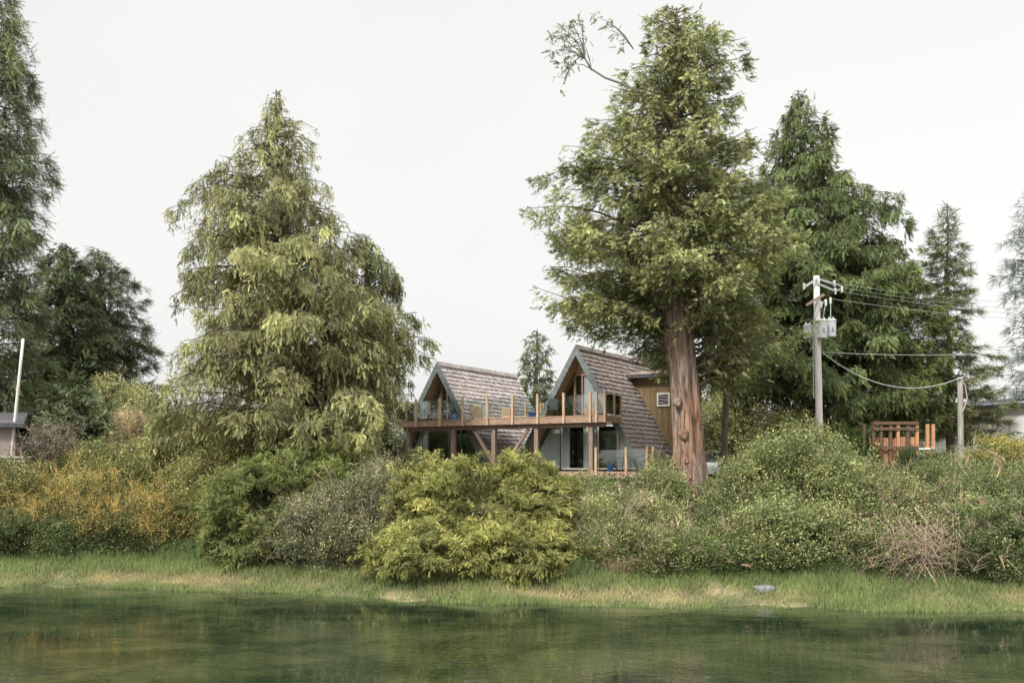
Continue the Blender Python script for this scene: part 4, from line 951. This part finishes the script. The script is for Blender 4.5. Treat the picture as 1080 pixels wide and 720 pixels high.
wire('lowest of the thin wires fanning from the top of the tall pole', P(876, 315, UY), P(1150, 340, 52), .2, .009)
wire('faint wire leaving the thin leaning pole at the far left', P(24, 360, 42), P(-80, 350, 41), .2, .009)
# ------------------------------------------------------------------ neighbouring buildings
def gable_house(name, label, p0, p1, depth, z0, z1, rise, wallm, roofm, wins, over=.5):
    """front wall from p0 to p1 (x,y), heights z0..z1"""
    p0 = Vector((*p0, 0)); p1 = Vector((*p1, 0)); d = (p1-p0); L = d.length; rz = math.atan2(d.y, d.x)
    r = empty(name, (p0.x, p0.y, z0), label, 'house', rz=rz); H = z1-z0
    MB().box((0, 0, -1.9), (L, depth, H)).build('wall', wallm, r)
    mb = MB()
    mb.poly([(-over, -over, H-.12), (L+over, -over, H-.12), (L+over, depth/2, H+rise), (-over, depth/2, H+rise), (L+over, depth+over, H-.12), (-over, depth+over, H-.12),
             (-over, -over, H-.3), (L+over, -over, H-.3), (L+over, depth+over, H-.3), (-over, depth+over, H-.3)],
            [(0, 1, 2, 3), (3, 2, 4, 5), (0, 6, 7, 1), (4, 8, 9, 5), (1, 7, 8, 4, 2), (0, 3, 5, 9, 6), (6, 9, 8, 7)]); mb.build('roof', roofm, r)
    for (a, b, zlo, zhi, cols) in wins:
        f = MB(); f.box((a, -.06, zlo), (b, -.002, zlo+.07)).box((a, -.06, zhi-.07), (b, -.002, zhi)); n = cols
        for k in range(n+1): x = a+(b-a-.07)*k/n; f.box((x, -.05, zlo+.07), (x+.07, -.003, zhi-.07))
        fo_ = f.build('window', M_white, r); MB().box((a+.07, -.03, zlo+.07), (b-.07, -.012, zhi-.07)).build('pane', M_glass_d, fo_)
    return r
m_, nt, b = mat('dark_pane'); b.inputs['Base Color'].default_value = (.03, .035, .04, 1); b.inputs['Roughness'].default_value = .15
M_glass_d = m_
a = P(-60, 0, 41); b_ = P(16, 0, 42); z1 = P(0, 443, 41.6)[2]
lh = gable_house('house', 'taupe walled building with dark roof half hidden at the left edge', a[:2], b_[:2], 4, 3.2, z1, .45, M_taupe, M_slate, [(2.6, 3.1, .4, 1.2, 1)], .35)
MB().box((1.5, -.08, 1.3), (3.4, -.01, 1.36)).build('trim_board', M_white, lh)
for x in (1.5, 2.4, 3.0): MB().box((x, -.5, -1.6), (x+.1, -.4, 1.25)).build('post', M_white, lh)
a = P(985, 0, 62); b_ = P(1140, 0, 53); z1 = P(0, 424, 57)[2]
gable_house('house', 'pale grey house with dark eaves and white framed window at the right edge', a[:2], b_[:2], 7, 3.6, z1, .5, M_hwhite, M_slate, [(7.0, 9.4, 1.9, 3.0, 3), (2.2, 3.2, 1.9, 2.8, 1)], .5)
# timber frame
ta = P(911, 0, 48); tb = P(984, 0, 48)
tf = empty('timber_frame', (ta[0], 48, float(zg(ta[0], 48))), 'open timber garden frame with orange cedar boards under the dark cedar', 'pergola'); tz = float(tf.location.z)
og = (ta[0], 48, tz); L = tb[0]-ta[0]
for i, px in enumerate([911, 921, 929, 939, 947, 957, 967, 978, 984]):
    x = P(px, 0, 48)[0]; hi = P(0, 447 if i in (0, 7, 8) else 445, 48)[2]
    dark = i in (0, 1, 2, 3, 5)
    MB().box((x-.07, 47.93, tz-.2), (x+.07, 48.07, hi)).build('post', M_gfence if dark else M_orange, tf, og)
for py, mm in ((452, M_gfence), (472, M_gfence), (446, M_gfence)):
    z = P(0, py, 48)[2]; MB().box((ta[0]+.4, 47.87, z-.07), (P(968, 0, 48)[0], 47.925, z+.07)).build('rail', mm, tf, og)
mb = MB(); x = P(918, 0, 48)[0]
while x < P(968, 0, 48)[0]:
    zt_ = P(0, 461+rng.uniform(-1, 3), 48)[2]; mb.box((x, 48.09, tz-.2), (x+.17, 48.13, zt_)); x += .2
mb.build('boards', M_orange, tf, og)
MB().box((P(968, 0, 48)[0], 47.86, P(0, 474, 48)[2]), (P(984, 0, 48)[0], 47.92, P(0, 472, 48)[2])).build('rail', M_white, tf, og)
# ------------------------------------------------------------------ cars glimpsed behind the bushes
def car(px, Y, rz, label):
    c = P(px, 0, Y); g = float(zg(c[0], Y)); r = empty('parked_car', (c[0], Y, g), label, 'car', 'white cars parked behind the bushes', rz)
    sec = [(-2.2, .35), (-2.2, .75), (-2.05, .92), (-1.2, 1.0), (1.3, .98), (2.05, .9), (2.2, .7), (2.2, .35)]
    b_ = MB(); b_.prism(sec, -.85, .85); b_.build('body', M_car, r, bevel=.06)
    cab = MB(); pts = []
    for (x, z, w) in [(-1.75, .98, .8), (1.15, .98, .8), (.45, 1.42, .62), (-1.25, 1.45, .62)]: pts += [(x, -w, z), (x, w, z)]
    cab.poly(pts, [(0, 2, 4, 6), (1, 7, 5, 3), (2, 3, 5, 4), (0, 6, 7, 1)]); cab.build('windows', M_glass_d, r)
    rf = MB(); rf.box((-1.27, -.64, 1.43), (.5, .64, 1.49)); rf.build('roof', M_car, r, bevel=.02)
    for x in (-1.4, 1.35):
        for s_ in (-.8, .8):
            MB().tube([(x, s_-.1, .32), (x, s_+.1, .32)], .32, 20).build('wheel', M_black, r)
    for s_ in (-.6, .6):
        MB().box((2.18, s_-.18, .62), (2.23, s_+.18, .76)).build('headlight', M_white, r)
car(752, 50, 1.1, 'white parked car glimpsed low behind the bush right of the biggest trunk')
car(786, 54, .1, 'white parked car roof glimpsed farther back under the dark cedar')
# ------------------------------------------------------------------ light, world, camera
SE, SR = math.radians(42), math.radians(215)       # sun behind the camera, to the left
w = bpy.data.worlds.new('World'); S.world = w; w.use_nodes = True; nt = w.node_tree
bg = nt.nodes['Background']; out = nt.nodes['World Output']
sky = N(nt, 'ShaderNodeTexSky', sky_type='NISHITA'); sky.sun_disc = False; sky.sun_elevation = SE; sky.sun_rotation = SR; sky.dust_density = 4; sky.air_density = 1
hs = N(nt, 'ShaderNodeHueSaturation', Saturation=.25); nt.links.new(sky.outputs[0], hs.inputs['Color'])
nt.links.new(hs.outputs[0], bg.inputs['Color']); bg.inputs['Strength'].default_value = .05
tc = nt.nodes.new('ShaderNodeTexCoord'); sxyz = nt.nodes.new('ShaderNodeSeparateXYZ'); nt.links.new(tc.outputs['Generated'], sxyz.inputs[0])
cz = ramp(nt, sxyz.outputs['Z'], [(0, (.62, .62, .6)), (.03, (.755, .75, .733)), (.46, (.74, .737, .722)), (.66, (2.1, 2.1, 2.05))])
ns = N(nt, 'ShaderNodeTexNoise', Scale=1.1, Detail=5.0); nt.links.new(tc.outputs['Generated'], ns.inputs['Vector'])
cn = ramp(nt, ns.outputs['Fac'], [(.35, (.93, .935, .945)), (.65, (1.08, 1.08, 1.055))])
mx = N(nt, 'ShaderNodeMix', data_type='RGBA', blend_type='MULTIPLY'); mx.inputs[0].default_value = 1
nt.links.new(cz, mx.inputs[6]); nt.links.new(cn, mx.inputs[7])
b2 = N(nt, 'ShaderNodeBackground', Strength=1.0); nt.links.new(mx.outputs[2], b2.inputs['Color'])
ad = nt.nodes.new('ShaderNodeAddShader'); nt.links.new(bg.outputs[0], ad.inputs[0]); nt.links.new(b2.outputs[0], ad.inputs[1]); nt.links.new(ad.outputs[0], out.inputs['Surface'])
ld_ = bpy.data.lights.new('Sun', 'SUN'); ld_.energy = 3.6; ld_.angle = math.radians(10); ld_.color = (1, .96, .88)
lo = bpy.data.objects.new('Sun', ld_); C.objects.link(lo)
dv = Vector((math.sin(SR)*math.cos(SE), math.cos(SR)*math.cos(SE), math.sin(SE)))
lo.rotation_euler = dv.to_track_quat('Z', 'Y').to_euler(); lo.location = (0, 0, 60)
cam = bpy.data.cameras.new('Camera'); co = bpy.data.objects.new('Camera', cam); C.objects.link(co)
co.location = (0, 0, EYE); co.rotation_euler = (PI/2, 0, 0); cam.sensor_width = 36; cam.lens = 35; cam.shift_y = (HOR-360)/1080
cam.clip_end = 3000; S.camera = co
S.cycles.max_bounces = 6; S.cycles.diffuse_bounces = 3; S.cycles.glossy_bounces = 3; S.cycles.transmission_bounces = 3; S.cycles.transparent_max_bounces = 8
S.view_settings.view_transform = 'Standard'; S.view_settings.look = 'None'; S.view_settings.exposure = 0
